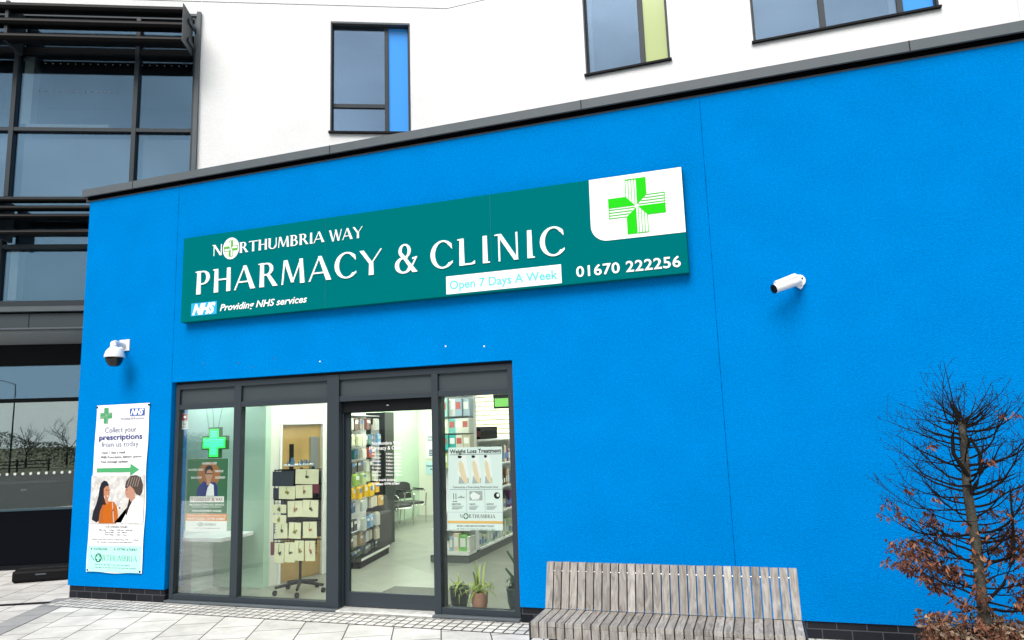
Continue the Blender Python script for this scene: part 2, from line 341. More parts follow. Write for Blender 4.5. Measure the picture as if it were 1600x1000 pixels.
def put_flared(mb, s, x0, x1, zb, zt, y, depth=.004, gap=.11, thin=1.0, step=.00018):
    tot = sum(GL[c][0] for c in s) + gap*(len(s)-1); kx = (x1-x0)/tot; kz = zt-zb; x = 0; n = 0
    for c in s:
        gw, st = GL[c]
        for q in st:
            n += 1; yy = y - (n % 7)*step
            if q[0] in 'lh':
                _, a, b, c2, d, w0, w1 = q; w0 *= thin; w1 *= thin
                p = [(a-w0/2,b),(a+w0/2,b),(c2+w1/2,d),(c2-w1/2,d)] if q[0] == 'l' else [(a,b-w0/2),(c2,d-w1/2),(c2,d+w1/2),(a,b+w0/2)]
                mb.prism([(x0+(x+u)*kx, zb+v*kz) for u, v in p], yy, y+depth)
            else:
                _, cx, cz, rx, rz, a0, a1, tx, tz = q; tx *= thin; tz *= thin; m = max(8, int((a1-a0)/12))
                for i in range(m):
                    p0, p1 = R(a0+(a1-a0)*i/m), R(a0+(a1-a0)*(i+1)/m)
                    pts = [(cx+rx*math.cos(p0),cz+rz*math.sin(p0)),(cx+rx*math.cos(p1),cz+rz*math.sin(p1)),
                           (cx+(rx-tx)*math.cos(p1),cz+(rz-tz)*math.sin(p1)),(cx+(rx-tx)*math.cos(p0),cz+(rz-tz)*math.sin(p0))]
                    mb.prism([(x0+(x+u)*kx, zb+v*kz) for u, v in pts], yy, y+depth)
        x += gw + gap
def ellipse(cx, cz, rx, rz, n=28): return [(cx+rx*math.cos(2*math.pi*i/n), cz+rz*math.sin(2*math.pi*i/n)) for i in range(n)]
def put_cross(mb, cx, cz, r, y, depth=.002, lines=3, lw=.03, a=.37):
    """pharmacy cross: each arm half solid, half ruled"""
    for q in range(4):
        c, s = math.cos(q*math.pi/2), math.sin(q*math.pi/2)
        tr = lambda pts: [(cx+(u*c-v*s)*r, cz+(u*s+v*c)*r) for u, v in pts]
        mb.prism(tr([(.02,.05),(a,a),(a,1),(.02,1)]), y, y+depth)
        for i in range(lines+1):
            xx = -a + a*i/(lines+.6)
            mb.prism(tr([(xx,abs(xx)),(xx+lw,abs(xx)),(xx+lw,1),(xx,1)]), y-.0004, y+depth)
        mb.prism(tr([(-a,1-lw),(0.02,1-lw),(0.02,1),(-a,1)]), y-.0008, y+depth)
def put_brand(parent, x0, x1, zb, zt, y, mat, disc, cross, thin=.8, depth=.001, name='logo_lettering'):
    W_ = x1-x0; mb = MB()
    put_flared(mb, 'N', x0, x0+W_*.093, zb, zt, y, depth, thin=thin, step=.00006)
    put_flared(mb, 'RTHUMBRIA', x0+W_*.262, x1, zb, zt, y, depth, thin=thin, step=.00006); mb.build(name, mat, parent)
    h = zt-zb; cx = x0+W_*.178; cz = (zb+zt)/2
    MB().prism(ellipse(cx, cz, W_*.074, h*.82), y, y+depth).build('logo_disc', disc, parent)
    c = MB(); put_cross(c, cx, cz, h*.55, y-.0014, .001, 2, .10); c.build('logo_cross', cross, parent)

# ================================================================== shop building
shop = thing('pharmacy_building', 'single-storey bright blue rendered shop with glazed grey shopfront and dark brick plinth', 'shop building', (-7.515, 0, 0))
SX0, SX1, SZ = -6.145, -2.135, 2.352                  # shopfront opening
b = MB(); XL, XR = -7.515, 6.0
b.box(XL, SX0, 0, .25, .136, SZ); b.box(SX1, XR, 0, .25, .136, SZ); b.box(XL, XR, 0, .25, SZ, 4.63)
b.box(XL, XL+.25, .25, 2.38, .136, 4.63)
b.build('wall', M['blue'], shop)
b = MB().box(XL+.015, SX0-.004, .015, .235, -.02, .136).box(SX1+.004, XR-.02, .015, .235, -.02, .136).box(XL+.015, XL+.235, .235, 2.35, -.02, .136)
b.build('plinth', M['plinth'], shop)
prof = [(-.062, 4.680), (-.062, 4.768), (.33, 4.800), (.33, 4.70), (-.045, 4.668), (-.045, 4.690), (-.056, 4.690), (-.056, 4.680)]
prof = [(-.062, 4.672), (-.062, 4.770), (.33, 4.800), (.33, 4.64), (.0, 4.631), (-.05, 4.672)]
prof = [(-.062, 4.682), (-.062, 4.772), (.33, 4.800), (.33, 4.631), (-.0005, 4.631), (-.0005, 4.682)]
MB().extrude(prof, XL-.062, XR+.06).build('coping', M['grey_metal'], shop)
b = MB()
for x in (-6.79, -4.09, -1.34, 1.44, 4.2): b.box(x-.004, x+.004, -.0635, -.05, 4.683, 4.7735)
b.build('coping_joint', M['frame_dark'], shop)
MB().box(XL-.004, XR, -.034, -.001, 4.648, 4.6815).build('coping_shadow_strip', pmat('shadow_black', (.0015, .0015, .002), .9, spec=0), shop)  # black strip standing in for the shadow under the coping
MB().box(XL+.25, XR, .25, 1.0, 4.50, 4.60).box(-7.0, XR, 1.0, 2.6, 4.50, 4.60).build('roof', M['frame_dark'], shop)
jm = pmat('joint_bead', (.0, .07, .30), .9, var=.9, vscale=9, spec=0)
for x, z0 in ((-.262, .136), (-6.149, SZ)):
    MB().box(x-.0022, x+.0022, -.0012, .01, z0, 4.63).build('expansion_joint', jm, shop)
# small filled fixings left on the wall
fm = pmat('filled_fixing', (.05, .12, .30), .8)
for x, z in ((-5.72, 2.537), (-5.25, 2.515), (-5.07, 2.455), (-4.78, 2.534), (-4.23, 2.466), (-2.81, 2.527), (-2.41, 2.5)):
    c = MB(); c.prism(ellipse(x, z, .008, .008, 10), -.004, .01); c.build('fixing_plug', fm if x < -4.5 else M['white_plastic'], shop)
# ---- shopfront frame
fr = MB(); Y0, Y1 = .045, .125
FL, FRR = SX0+.02, SX1-.012
fr.box(FL, FL+.05, Y0, Y1, .03, 2.325); fr.box(FRR-.055, FRR, Y0, Y1, .03, 2.325)
XM1, XM2, XM3, XM4 = (-5.335, -5.245), (-4.17, -4.03), (-2.995, -2.925), None
fr.box(FL+.05, XM2[0], Y0+.002, Y1, 2.268, 2.325); fr.box(XM2[1], FRR-.055, Y0+.002, Y1, 2.268, 2.325)
for a, c in (XM1,): fr.box(a, c, Y0, Y1, .085, 2.268)
fr.box(XM2[0], XM2[1], Y0-.006, Y1+.1, .03, 2.325); fr.box(XM3[0], XM3[1], Y0-.003, Y1+.08, .03, 2.268)
for a, c in ((FL+.05, XM1[0]), (XM1[1], XM2[0]), (XM2[1], XM3[0]), (XM3[1], FRR-.055)):
    fr.box(a, c, Y0+.003, Y1, 2.045, 2.10)
for a, c in ((FL+.05, XM2[0]), (XM3[1], FRR-.055)): fr.box(a, c, Y0+.003, Y1, .03, .085)
fr.build('shopfront_frame', M['frame'], shop, bevel=.003)
b = MB().box(FL, FRR, Y0+.01, Y1, 2.325, SZ-.001); b.build('head_gap', M['frame_dark'], shop)
b = MB().box(FL-.02, XM2[0]+.14, .0, Y1, .0055, .028).box(XM3[0], FRR+.005, -.012, Y1, .0055, .028)
b.build('shopfront_sill', M['grey_metal'], shop, bevel=.004)
for a, c in ((FL+.05, XM1[0]), (XM1[1], XM2[0]), (XM2[1], XM3[0]), (XM3[1], FRR-.055)):
    MB().box(a, c, Y0+.03, Y1-.01, 2.10, 2.268).build('top_panel', M['spandrel'], shop)
for a, c in ((FL+.05, XM1[0]), (XM1[1], XM2[0]), (XM3[1], FRR-.055)):
    MB().box(a, c, .083, .089, .085, 2.045).build('shopfront_pane', M['glass_shop'], shop)
# sliding door
DX0, DX1 = XM2[1], XM3[0]
MB().box(DX0, DX1, .10, .24, 1.93, 2.045).build('door_operator', M['frame_dark'], shop, bevel=.004)
MB().lathe([(.012, 0), (.012, .006)], (-3.5, .094, 1.985), 10).build('door_sensor', M['white_plastic'], shop)
dr = MB().box(DX0, DX1, .150, .195, .028, .165).box(DX0, DX0+.055, .150, .195, .165, 1.93).box(DX0, DX0+.012, .11, .15, .03, 1.93)
door = dr.build('sliding_door', M['frame'], shop, bevel=.003)
MB().box(DX0+.055, DX1, .168, .176, .165, 1.93).build('door_glass', M['glass_shop'], door)
MB().box(DX0, DX1, -.01, .30, .0055, .022).build('threshold', pmat('threshold_metal', (.62, .62, .60), .45, metal=.3, var=.2, vscale=14), shop, bevel=.004)
vin = MB(); yv = .164
put_text(vin, 'Northumbria Way', -3.72, -3.40, 1.598, 1.630, yv, .0); put_text(vin, 'Pharmacy & Clinic', -3.75, -3.385, 1.547, 1.583, yv, .0)
for i, (d, h) in enumerate((('Monday', '9.00am - 6.00pm'), ('Tuesday', '9.00am - 6.00pm'), ('Wednesday', '9.00am - 6.00pm'), ('Thursday', '9.00am - 6.00pm'), ('Friday', '9.00am - 6.00pm'), ('Saturday', '9.00am - 5.00pm'), ('Sunday', '10am - 4pm'))):
    z = 1.497 - i*.0345; put_text(vin, h, -3.56, -3.39, z, z+.017, yv, .0); put_text(vin, d, -3.72, -3.62, z, z+.017, yv, .0)
put_text(vin, 'Tel: 01670 222256', -3.70, -3.46, 1.238, 1.257, yv, .012); put_text(vin, 'Whatsapp: 07790 675847', -3.72, -3.41, 1.202, 1.221, yv, .012)
vin.build('door_lettering', M['sign_white'], shop)
# ---- interior shell
MB().box(-7.26, 1.6, .14, 8.6, -.05, .004).build('interior_floor', brickmat('vinyl_floor', (.27, .28, .235), (.21, .22, .185), (.14, .145, .125), .9, .9, .003, rot=R(-38), axes='uv', rough=.38, stain=.28, bump=.06, spec=.5, sc=1.6), shop)
MB().box(-7.26, 1.6, .26, 8.6, 2.62, 2.70).build('ceiling', M['room_mid'], shop)
pal = pmat('pale_green_wall', (.50, .66, .50), .7); crm = pmat('cream_wall', (.74, .74, .66), .7)
MB().box(-7.0, -6.85, 3.9, 7.6, .004, 2.62).build('interior_wall', pal, shop)
MB().box(-7.26, 1.6, 7.6, 7.75, .004, 2.62).build('interior_wall', crm, shop)
MB().box(1.45, 1.6, .26, 7.6, .004, 2.62).build('interior_wall', crm, shop)
MB().box(-7.26, -5.50, .80, .90, .004, 2.62).build('interior_wall', pmat('mint_grey_wall', (.42, .60, .46), .7), shop)
MB().box(-5.47, -1.9, .262, .30, 2.05, 2.62).build('interior_wall', M['room_mid'], shop)
MB().box(-6.80, -6.69, .58, .798, .65, 2.6).build('side_panel', pmat('dark_green_panel', (.02, .07, .035), .5), shop)
# partition holding the wooden door, running away from the window
def along(x0, y0, x1, y1):
    a = math.atan2(y1-y0, x1-x0); return Matrix.Translation((x0, y0, 0)) @ Matrix.Rotation(a, 4, 'Z'), math.hypot(x1-x0, y1-y0)
FD, LD = along(-5.50, .90, -5.22, 2.0)
MB(FD).box(0, .16, 0, .10, .004, 2.62).box(.80, LD, 0, .10, .004, 2.62).box(.16, .80, 0, .10, 1.86, 2.62).build('interior_wall', crm, shop)
od = MB(FD).box(.165, .795, .03, .07, .01, 1.855); odo = od.build('interior_door', pmat('oak_door', (.42, .27, .09), .45, var=.18, vscale=4), shop)
MB(FD).box(.30, .36, .02, .03, 1.05, 1.62).build('vision_panel', M['frame_dark'], odo)
MB(FD).box(.62, .76, .018, .03, .95, 1.70).build('door_sign', pmat('brushed_plate', (.32, .34, .34), .35, metal=.6), odo)
b = MB(FD); 
for i in range(7): b.box(.64, .69, .012, .018, 1.0+i*.05, 1.03+i*.05)
b.build('door_sign_print', M['ink'], odo)
MB(FD).box(.13, .16, -.012, 0, .004, 1.89).box(.80, .83, -.012, 0, .004, 1.89).box(.16, .80, -.012, 0, 1.86, 1.89).build('door_frame', M['white'], shop)
lum = pmat('light_panel', (.9, .9, .9), .5, emit=(.96, 1.0, .90), estr=19)
for x, y in ((-6.3, .50), (-4.85, .75), (-3.3, 1.2), (-4.6, 2.3), (-3.0, 4.3), (-5.2, 4.4), (-6.0, 6.9), (-3.4, 6.4), (-4.75, 6.2), (-6.45, 5.5), (-1.2, 2.0)):  # panels out of view; the one before the slatwall is added to brighten it
    t = MB().box(x-.32, x+.32, y-.17 if y < .8 else y-.32, y+.17 if y < .8 else y+.32, 2.600, 2.6195).build('unseen_light_panel', lum, shop)

# ================================================================== things in and on the shopfront glass
# reception counter behind the first pane
rc = thing('counter', 'white topped pale green counter standing behind the left pane under the poster', 'counter', (-6.4, .5, 0))
MB().box(-7.2, -5.62, .24, .78, .60, .64).build('counter_top', M['white'], rc, bevel=.003)
MB().box(-7.1, -6.17, .42, .76, .005, .60).build('cabinet', pmat('counter_panel', (.52, .64, .55), .5), rc)
# green LED cross
lc = thing('pharmacy_cross', 'glowing green LED cross hanging on wires inside the left pane', 'illuminated sign', (-5.69, .18, 1.67))
def plus(cx, cz, r, a): return [(cx-a,cz-r),(cx+a,cz-r),(cx+a,cz-a),(cx+r,cz-a),(cx+r,cz+a),(cx+a,cz+a),(cx+a,cz+r),(cx-a,cz+r),(cx-a,cz+a),(cx-r,cz+a),(cx-r,cz-a),(cx-a,cz-a)]
MB().prism(plus(-5.69, 1.67, .168, .075), .165, .21).build('casing', pmat('dark_green_casing', (.01, .10, .02), .4), lc)
MB().prism(plus(-5.69, 1.67, .152, .059), .160, .165).build('lit_border', pmat('green_leds', (.02, .3, .05), .5, emit=(.02, 1.0, .12), estr=1.0), lc)
b = MB()
for i in range(-7, 8):
    for j in range(-7, 8):
        if (abs(i) < 3 or abs(j) < 3): b.box(-5.69+i*.0175-.005, -5.69+i*.0175+.005, .157, .160, 1.67+j*.0175-.005, 1.67+j*.0175+.005)
b.build('led_dots', pmat('cyan_leds', (.1, .4, .3), .5, emit=(.06, .85, .62), estr=1.5), lc)
MB().tube([(-5.77, .19, 1.74), (-5.94, .19, 2.6)], .0022, 5).tube([(-5.72, .19, 1.83), (-5.80, .19, 2.6)], .0022, 5).tube([(-5.66, .19, 1.83), (-5.50, .19, 2.6)], .0022, 5).build('hanging_wire', M['black'], lc)

# ear care poster
pg = pmat('poster_green', (.015, .13, .05), .5); po = pmat('poster_orange', (.72, .24, .05), .5); skin = pmat('printed_skin', (.50, .26, .17), .6)
p1 = thing('poster', 'green and orange poster with a man holding his ear, inside the left pane', 'poster', (-5.71, .105, 1.1))
y = .100
MB().box(-5.985, -5.435, y, y+.002, .727, 1.501).build('poster_sheet', M['paper'], p1)
MB().box(-5.983, -5.437, y-.001, y-.0002, .918, 1.500).build('green_field', pg, p1)
MB().box(-5.983, -5.432, y-.001, y-.0002, .843, .916).build('orange_field', po, p1)
MB().prism(ellipse(-5.69, 1.33, .155, .135), y-.0016, y-.0010).build('orange_glow_print', pmat('poster_halo', (.34, .12, .025), .5), p1)
ph = MB(); ph.prism(ellipse(-5.688, 1.335, .048, .068), y-.0022, y-.0016); ph.box(-5.715, -5.665, y-.0021, y-.0016, 1.22, 1.29); ph.build('printed_face', skin, p1)
MB().prism([(-5.742,1.355),(-5.735,1.41),(-5.70,1.43),(-5.655,1.425),(-5.636,1.39),(-5.64,1.365),(-5.67,1.385),(-5.71,1.38),(-5.725,1.34)], y-.0028, y-.0022).box(-5.735, -5.64, y-.0030, y-.0022, 1.335, 1.345).build('printed_hair', M['ink'], p1)
MB().prism([(-5.85,1.12),(-5.83,1.20),(-5.76,1.26),(-5.72,1.25),(-5.60,1.25),(-5.57,1.20),(-5.565,1.105),(-5.84,1.105)], y-.0020, y-.0016).build('printed_jacket', M['navy'], p1)
MB().prism([(-5.72,1.105),(-5.70,1.19),(-5.665,1.24),(-5.62,1.22),(-5.61,1.105)], y-.0026, y-.0020).build('printed_shirt', M['paper'], p1)
tx = MB()
for s, a, c, z0, z1 in (('HEARING LOSS?', -5.783, -5.585, 1.440, 1.463), ('BLOCKED EARS?', -5.963, -5.765, 1.375, 1.396), ('TINNITUS?', -5.612, -5.497, 1.355, 1.376), ('EAR ACHE?', -5.924, -5.784, 1.290, 1.312), ('DIZZINESS?', -5.602, -5.47, 1.288, 1.309)):
    put_text(tx, s, a, c, z0, z1, y-.0034, .02)
put_text(tx, 'MICROSUCTION EAR SERVICE', -5.937, -5.477, 1.003, 1.022, y-.0016, .015); put_text(tx, 'BY A FULLY TRAINED PHARMACIST', -5.90, -5.51, .983, .993, y-.0016, .01)
put_text(tx, 'WALK-IN APPOINTMENTS AVAILABLE', -5.899, -5.508, .937, .957, y-.0016, .02)
put_text(tx, 'TO BOOK CALL THE TEAM OR SCAN IN STORE', -5.965, -5.445, .890, .903, y-.0016, .012); put_text(tx, '01670 222256 / 07790 675847', -5.96, -5.455, .853, .877, y-.0016, .02)
tx.build('lettering', M['paper'], p1)
MB().box(-5.932, -5.478, y-.0034, y-.0028, 1.038, 1.100).build('white_strip', M['paper'], p1)
tx = MB(); put_text(tx, 'IT COULD JUST BE WAX', -5.915, -5.495, 1.050, 1.088, y-.0042, .01); tx.build('brown_lettering', pmat('brown_print', (.30, .08, .02), .6), p1)
tx = MB(); put_text(tx, 'www.northumbriawaypharmacy.co.uk', -5.866, -5.527, .762, .772, y-.0008, 0); tx.build('small_print', M['ink'], p1)
put_brand(p1, -5.83, -5.575, .792, .818, y-.0009, M['logo_green'], M['logo_green'], M['paper'], depth=.0008)
st = thing('sticker', 'small red and white alarm sticker in the top corner of the left pane', 'sticker', (-6.03, .08, 1.94))
MB().box(-6.07, -5.995, .0905, .0925, 1.83, 2.00).build('sticker_sheet', M['paper'], st); MB().box(-6.068, -5.997, .0892, .0902, 1.925, 1.998).build('red_field', pmat('sticker_red', (.35, .01, .03), .5), st)
b = MB(); b.prism(ellipse(-6.032, 1.965, .018, .014, 14), .0882, .0890); b.build('emblem', M['paper'], st)
b = MB()
for k in range(5): b.box(-6.062, -6.008+.004*(k % 2), .0896, .0904, 1.845+k*.016, 1.851+k*.016)
b.build('print_lines', M['ink'], st)

# weight loss poster
p2 = thing('poster', 'white poster with three torsos, stuck inside the right pane', 'poster', (-2.58, .105, 1.2))
MB().prism([(-2.875,.784),(-2.313,.781),(-2.297,1.550),(-2.848,1.552)], y, y+.002).build('poster_sheet', pmat('poster_white', (.74, .83, .83), .5), p2)
tx = MB(); put_text(tx, 'Weight Loss Treatment', -2.833, -2.305, 1.496, 1.532, y-.001, .025, depth=.0008); tx.box(-2.833, -2.305, y-.001, y-.0002, 1.481, 1.485)
put_text(tx, 'Tailored by a Prescribing Pharmacist Lead', -2.808, -2.351, 1.170, 1.186, y-.001, .005, depth=.0008)
for s, a, c in (('INJECTION', -2.822, -2.733), ('TABLETS', -2.644, -2.581), ('SUPPORT', -2.468, -2.396)):
    put_text(tx, s, a, c, 1.014, 1.026, y-.001, .02, depth=.0008)
    for k in range(3): tx.box(a, c+.03-.01*k, y-.001, y-.0002, 1.000-k*.011, 1.0030-k*.011)
    put_text(tx, 'find out more', a, a+.065, .970, .977, y-.001, 0, depth=.0008)
put_text(tx, 'BOOK A FREE SERVICE PATIENT TODAY', -2.774, -2.397, .812, .826, y-.001, .01, depth=.0008)
put_text(tx, 'call, walk in or contact the pharmacy in store', -2.78, -2.388, .789, .798, y-.001, 0, depth=.0008)
for a in (-2.806, -2.782): tx.box(a, a+.006, y-.001, y-.0002, 1.065, 1.12); tx.prism(ellipse(a+.003, 1.045, .008, .006, 10), y-.001, y-.0002)
put_text(tx, 'WELLNESS', -2.762, -2.69, 1.078, 1.087, y-.001, .02, depth=.0008); tx.prism([(-2.735,1.09),(-2.717,1.09),(-2.726,1.10)], y-.001, y-.0002)
tx.prism(ellipse(-2.362, 1.098, .031, .030, 20), y-.001, y-.0002); tx.build('lettering', M['ink'], p2)
MB().prism(ellipse(-2.352, 1.102, .015, .016, 14), y-.0018, y-.0010).build('disc_print', M['paper'], p2)
b = MB().box(-2.842, -2.300, y-.0012, y-.0002, 1.1545, 1.1575)
for x in (-2.67, -2.485): b.box(x, x+.002, y-.0012, y-.0002, .95, 1.1545)
b.box(-2.86, -2.305, y-.0012, y-.0002, .945, .9465); b.build('ruled_line', M['lightink'], p2)
MB().box(-2.640, -2.508, y-.0012, y-.0002, 1.055, 1.141).build('grey_picture', pmat('grey_print', (.38, .42, .42), .6), p2)
MB().prism([(-2.636,1.10),(-2.60,1.135),(-2.53,1.10),(-2.545,1.065),(-2.61,1.06)], y-.0020, y-.0012).build('white_shape', M['paper'], p2)
MB().box(-2.869, -2.311, y-.0012, y-.0002, .843, .866).build('orange_strip', pmat('soft_orange', (.80, .45, .12), .6), p2)
put_brand(p2, -2.745, -2.385, .892, .926, y-.0012, M['ink'], M['logo_green'], M['paper'], depth=.0008)
psk = pmat('printed_torso', (.80, .64, .44), .6)
for i, (cx, wd) in enumerate(((-2.70, 1.12), (-2.565, .95), (-2.445, .78))):
    f = lambda u: cx + u*wd
    MB().prism([(f(-.045),1.22),(f(-.05),1.30),(f(-.035),1.40),(f(-.03),1.47),(f(.03),1.475),(f(.035),1.42),(f(.052),1.32),(f(.05),1.215)], y-.0008, y-.0001).build('torso_print', M['paper'], p2)
    MB().prism([(f(-.040),1.405),(f(-.022),1.43),(f(.002),1.40),(f(.022),1.31),(f(.045),1.225),(f(.02),1.21),(f(-.012),1.25),(f(-.034),1.33)], y-.0016, y-.0008).build('arm_print', psk, p2)
    MB().prism([(f(-.045),1.21),(f(-.035),1.285),(f(-.004),1.25),(f(.016),1.212)], y-.0014, y-.0008).prism([(f(.032),1.215),(f(.05),1.215),(f(.05),1.27),(f(.036),1.25)], y-.0014, y-.0008).build('trousers_print', pmat('print_grey', (.42, .45, .48), .6), p2)
    MB().prism([(f(-.045),1.452),(f(-.02),1.447),(f(-.004),1.464),(f(-.02),1.474),(f(-.045),1.474)], y-.0014, y-.0008).build('hair_print', M['ink'], p2)
# small notices
nb = tag(MB().box(-5.86, -5.72, 3.88, 3.895, 1.30, 1.86).build('notice', M['paper']), 'tall white notice on the dark cabinet seen through the door, upper one', 'notice')
tag(MB().box(-5.85, -5.74, 3.88, 3.895, .98, 1.27).build('notice', M['paper']), 'short white notice on the dark cabinet seen through the door, lower one', 'notice')
nt_ = thing('notice', 'pale blue consultation room notice on the cream back wall beside the chairs', 'notice', (-6.5, 7.58, .9))
MB().box(-6.68, -6.36, 7.585, 7.595, .84, 1.10).build('notice_sheet', pmat('pale_blue_paper', (.5, .72, .78), .6), nt_)
tx = MB(); put_text(tx, 'Reception &', -6.66, -6.41, 1.00, 1.03, 7.583, .03); put_text(tx, 'Exit', -6.57, -6.48, .93, .96, 7.583, .03); tx.build('lettering', M['ink'], nt_)
nt_ = thing('notice', 'white information sheet with small squares on the cream back wall above the blue notice', 'notice', (-6.5, 7.58, 1.5))
MB().box(-6.68, -6.36, 7.585, 7.595, 1.17, 1.75).build('notice_sheet', M['paper'], nt_)
b = MB()
for k in range(4): b.box(-6.63, -6.47, 7.582, 7.585, 1.62-k*.03, 1.635-k*.03)
for k in range(4): b.box(-6.60, -6.50, 7.582, 7.585, 1.22+k*.035, 1.245+k*.035)
b.build('print_block', M['lightink'], nt_)
gs = thing('hanging_screen', 'small lit green screen high in the right pane', 'screen', (-2.6, 1, 2.0))
MB().box(-2.70, -2.42, 1.0, 1.03, 1.935, 2.10).build('casing', M['frame_dark'], gs); MB().box(-2.685, -2.43, .995, 1.0, 1.955, 2.045).build('lit_face', pmat('screen_green', (.1, .3, .08), .5, emit=(.22, .62, .12), estr=.8), gs)
MB().tube([(-2.56, 1.015, 2.10), (-2.56, 1.015, 2.6)], .006, 6).build('hanger', M['black'], gs)

# ---- card rack on castors
rk = thing('card_stand', 'wheeled stand of pale jewellery cards with a white tray on top, in the second pane', 'display stand', (-4.93, .70, 0))
b = MB()
for a in (10, 82, 154, 226, 298):
    ca, sa = math.cos(R(a)), math.sin(R(a)); b.tube([(-4.93, .70, .125), (-4.93+.27*ca, .70+.27*sa, .085)], [.022, .015], 6)
b.build('star_base', M['frame_dark'], rk)
for a in (10, 82, 154, 226, 298):
    ca, sa = math.cos(R(a)), math.sin(R(a)); cxx, cyy = -4.93+.27*ca, .70+.27*sa
    MB().tube([(cxx-.012, cyy, .032), (cxx+.012, cyy, .032)], .028, 12).build('castor', M['black'], rk)
MB().tube([(-4.93, .70, .12), (-4.93, .70, 1.36)], .014, 10).build('pole', M['frame_dark'], rk)
MB().lathe([(.05, 0), (.16, .008), (.165, .022), (.155, .022), (.05, .012)], (-4.97, .70, 1.375)).build('tray', M['white'], rk, smooth=True)
b = MB()
for z in (1.35, 1.19, 1.03, .80, .60):
    b.box(-5.16, -4.60, .515, .520, z-.012, z); b.box(-5.17, -4.60, .60, .605, z-.012, z)
b.tube([(-5.155, .52, .55), (-5.155, .52, 1.35)], .004, 4).tube([(-4.605, .52, .55), (-4.605, .52, 1.35)], .004, 4).tube([(-5.155, .52, .56), (-4.93, .70, .56), (-4.605, .52, .56)], .004, 4)
for zt_ in (1.345, 1.185, 1.025, .80, .60):
    for k in range(14): b.box(-5.15+k*.042, -5.146+k*.042, .522, .526, zt_-.15, zt_)
    for k in range(5): b.box(-5.16, -4.60, .527, .530, zt_-.03*k-.012, zt_-.03*k-.008)
b.build('wire_grid', M['frame_dark'], rk)
MB().box(-5.14, -4.62, .62, .632, .62, 1.33).build('back_board', pmat('dark_board', (.05, .055, .07), .6), rk)
cards = [(-5.17,-4.89,1.17,1.33,0),(-4.87,-4.57,1.19,1.35,1),(-5.09,-4.87,1.03,1.17,1),(-4.87,-4.65,1.04,1.18,1),(-4.64,-4.56,1.09,1.19,2),(-5.17,-4.98,.88,.97,1),(-5.17,-4.98,.77,.86,1),(-4.97,-4.77,.84,1.01,1),(-4.77,-4.57,.84,1.02,1),(-5.11,-4.96,.61,.77,1),(-4.95,-4.79,.61,.78,1),(-4.77,-4.59,.62,.79,1),(-5.13,-5.0,.35,.56,1),(-5.0,-4.86,.36,.57,1),(-4.87,-4.75,.38,.59,1),(-4.74,-4.61,.38,.59,1),(-5.18,-5.13,.43,.57,2),(-5.16,-5.08,1.03,1.15,0)]
crd = pmat('cream_card', (.68, .68, .46), .7, var=.06, vscale=9); dkc = pmat('blue_black_card', (.02, .03, .05), .6); rdc = pmat('maroon_card', (.14, .02, .04), .6)
trk = [pmat('trinket_%s' % n, c, .4) for n, c in (('dark', (.03, .03, .02)), ('rose', (.45, .15, .13)), ('gold', (.30, .25, .04)), ('olive', (.07, .08, .02)))]
for i, (a, c, z0, z1, k) in enumerate(cards):
    ang = random.uniform(-.03, .03); cx, cz = (a+c)/2, (z0+z1)/2; ca, sa = math.cos(ang), math.sin(ang)
    pts = [(cx+(u*ca-v*sa), cz+(u*sa+v*ca)) for u, v in ((a-cx+.003, z0-cz), (c-cx-.003, z0-cz), (c-cx-.003, z1-cz), (a-cx+.003, z1-cz))]
    yy = .50 + .002*(i % 4)
    cd_ = MB().prism(pts, yy, yy+.0025).build('card', (dkc, crd, rdc)[k], rk)
    if k == 1:
        b = MB(); bz = cz - .01
        for j in range(6):
            t = random.random()*6.28; rr = random.uniform(0, .022); b.tube([(cx+rr*math.cos(t), yy-.006, bz+rr*math.sin(t)), (cx+rr*math.cos(t)+.014, yy-.008, bz+rr*math.sin(t)+.012)], .006, 5)
        b.tube([(cx, yy-.003, z1-.01), (cx-.01, yy-.003, bz+.01)], .0025, 4); b.build('trinket', trk[(i*7) % 4], cd_)
b = MB()
for k in range(14): 
    x, yy = random.uniform(-5.09, -4.86), random.uniform(.62, .76); b.tube([(x, yy, 1.39), (x+random.uniform(-.01,.01), yy, 1.42+random.random()*.03)], .007, 5)
b.tube([(-5.05, .70, 1.39), (-5.05, .70, 1.47)], .018, 8).build('tray_trinket', pmat('blue_glass_beads', (.04, .12, .22), .3), rk)

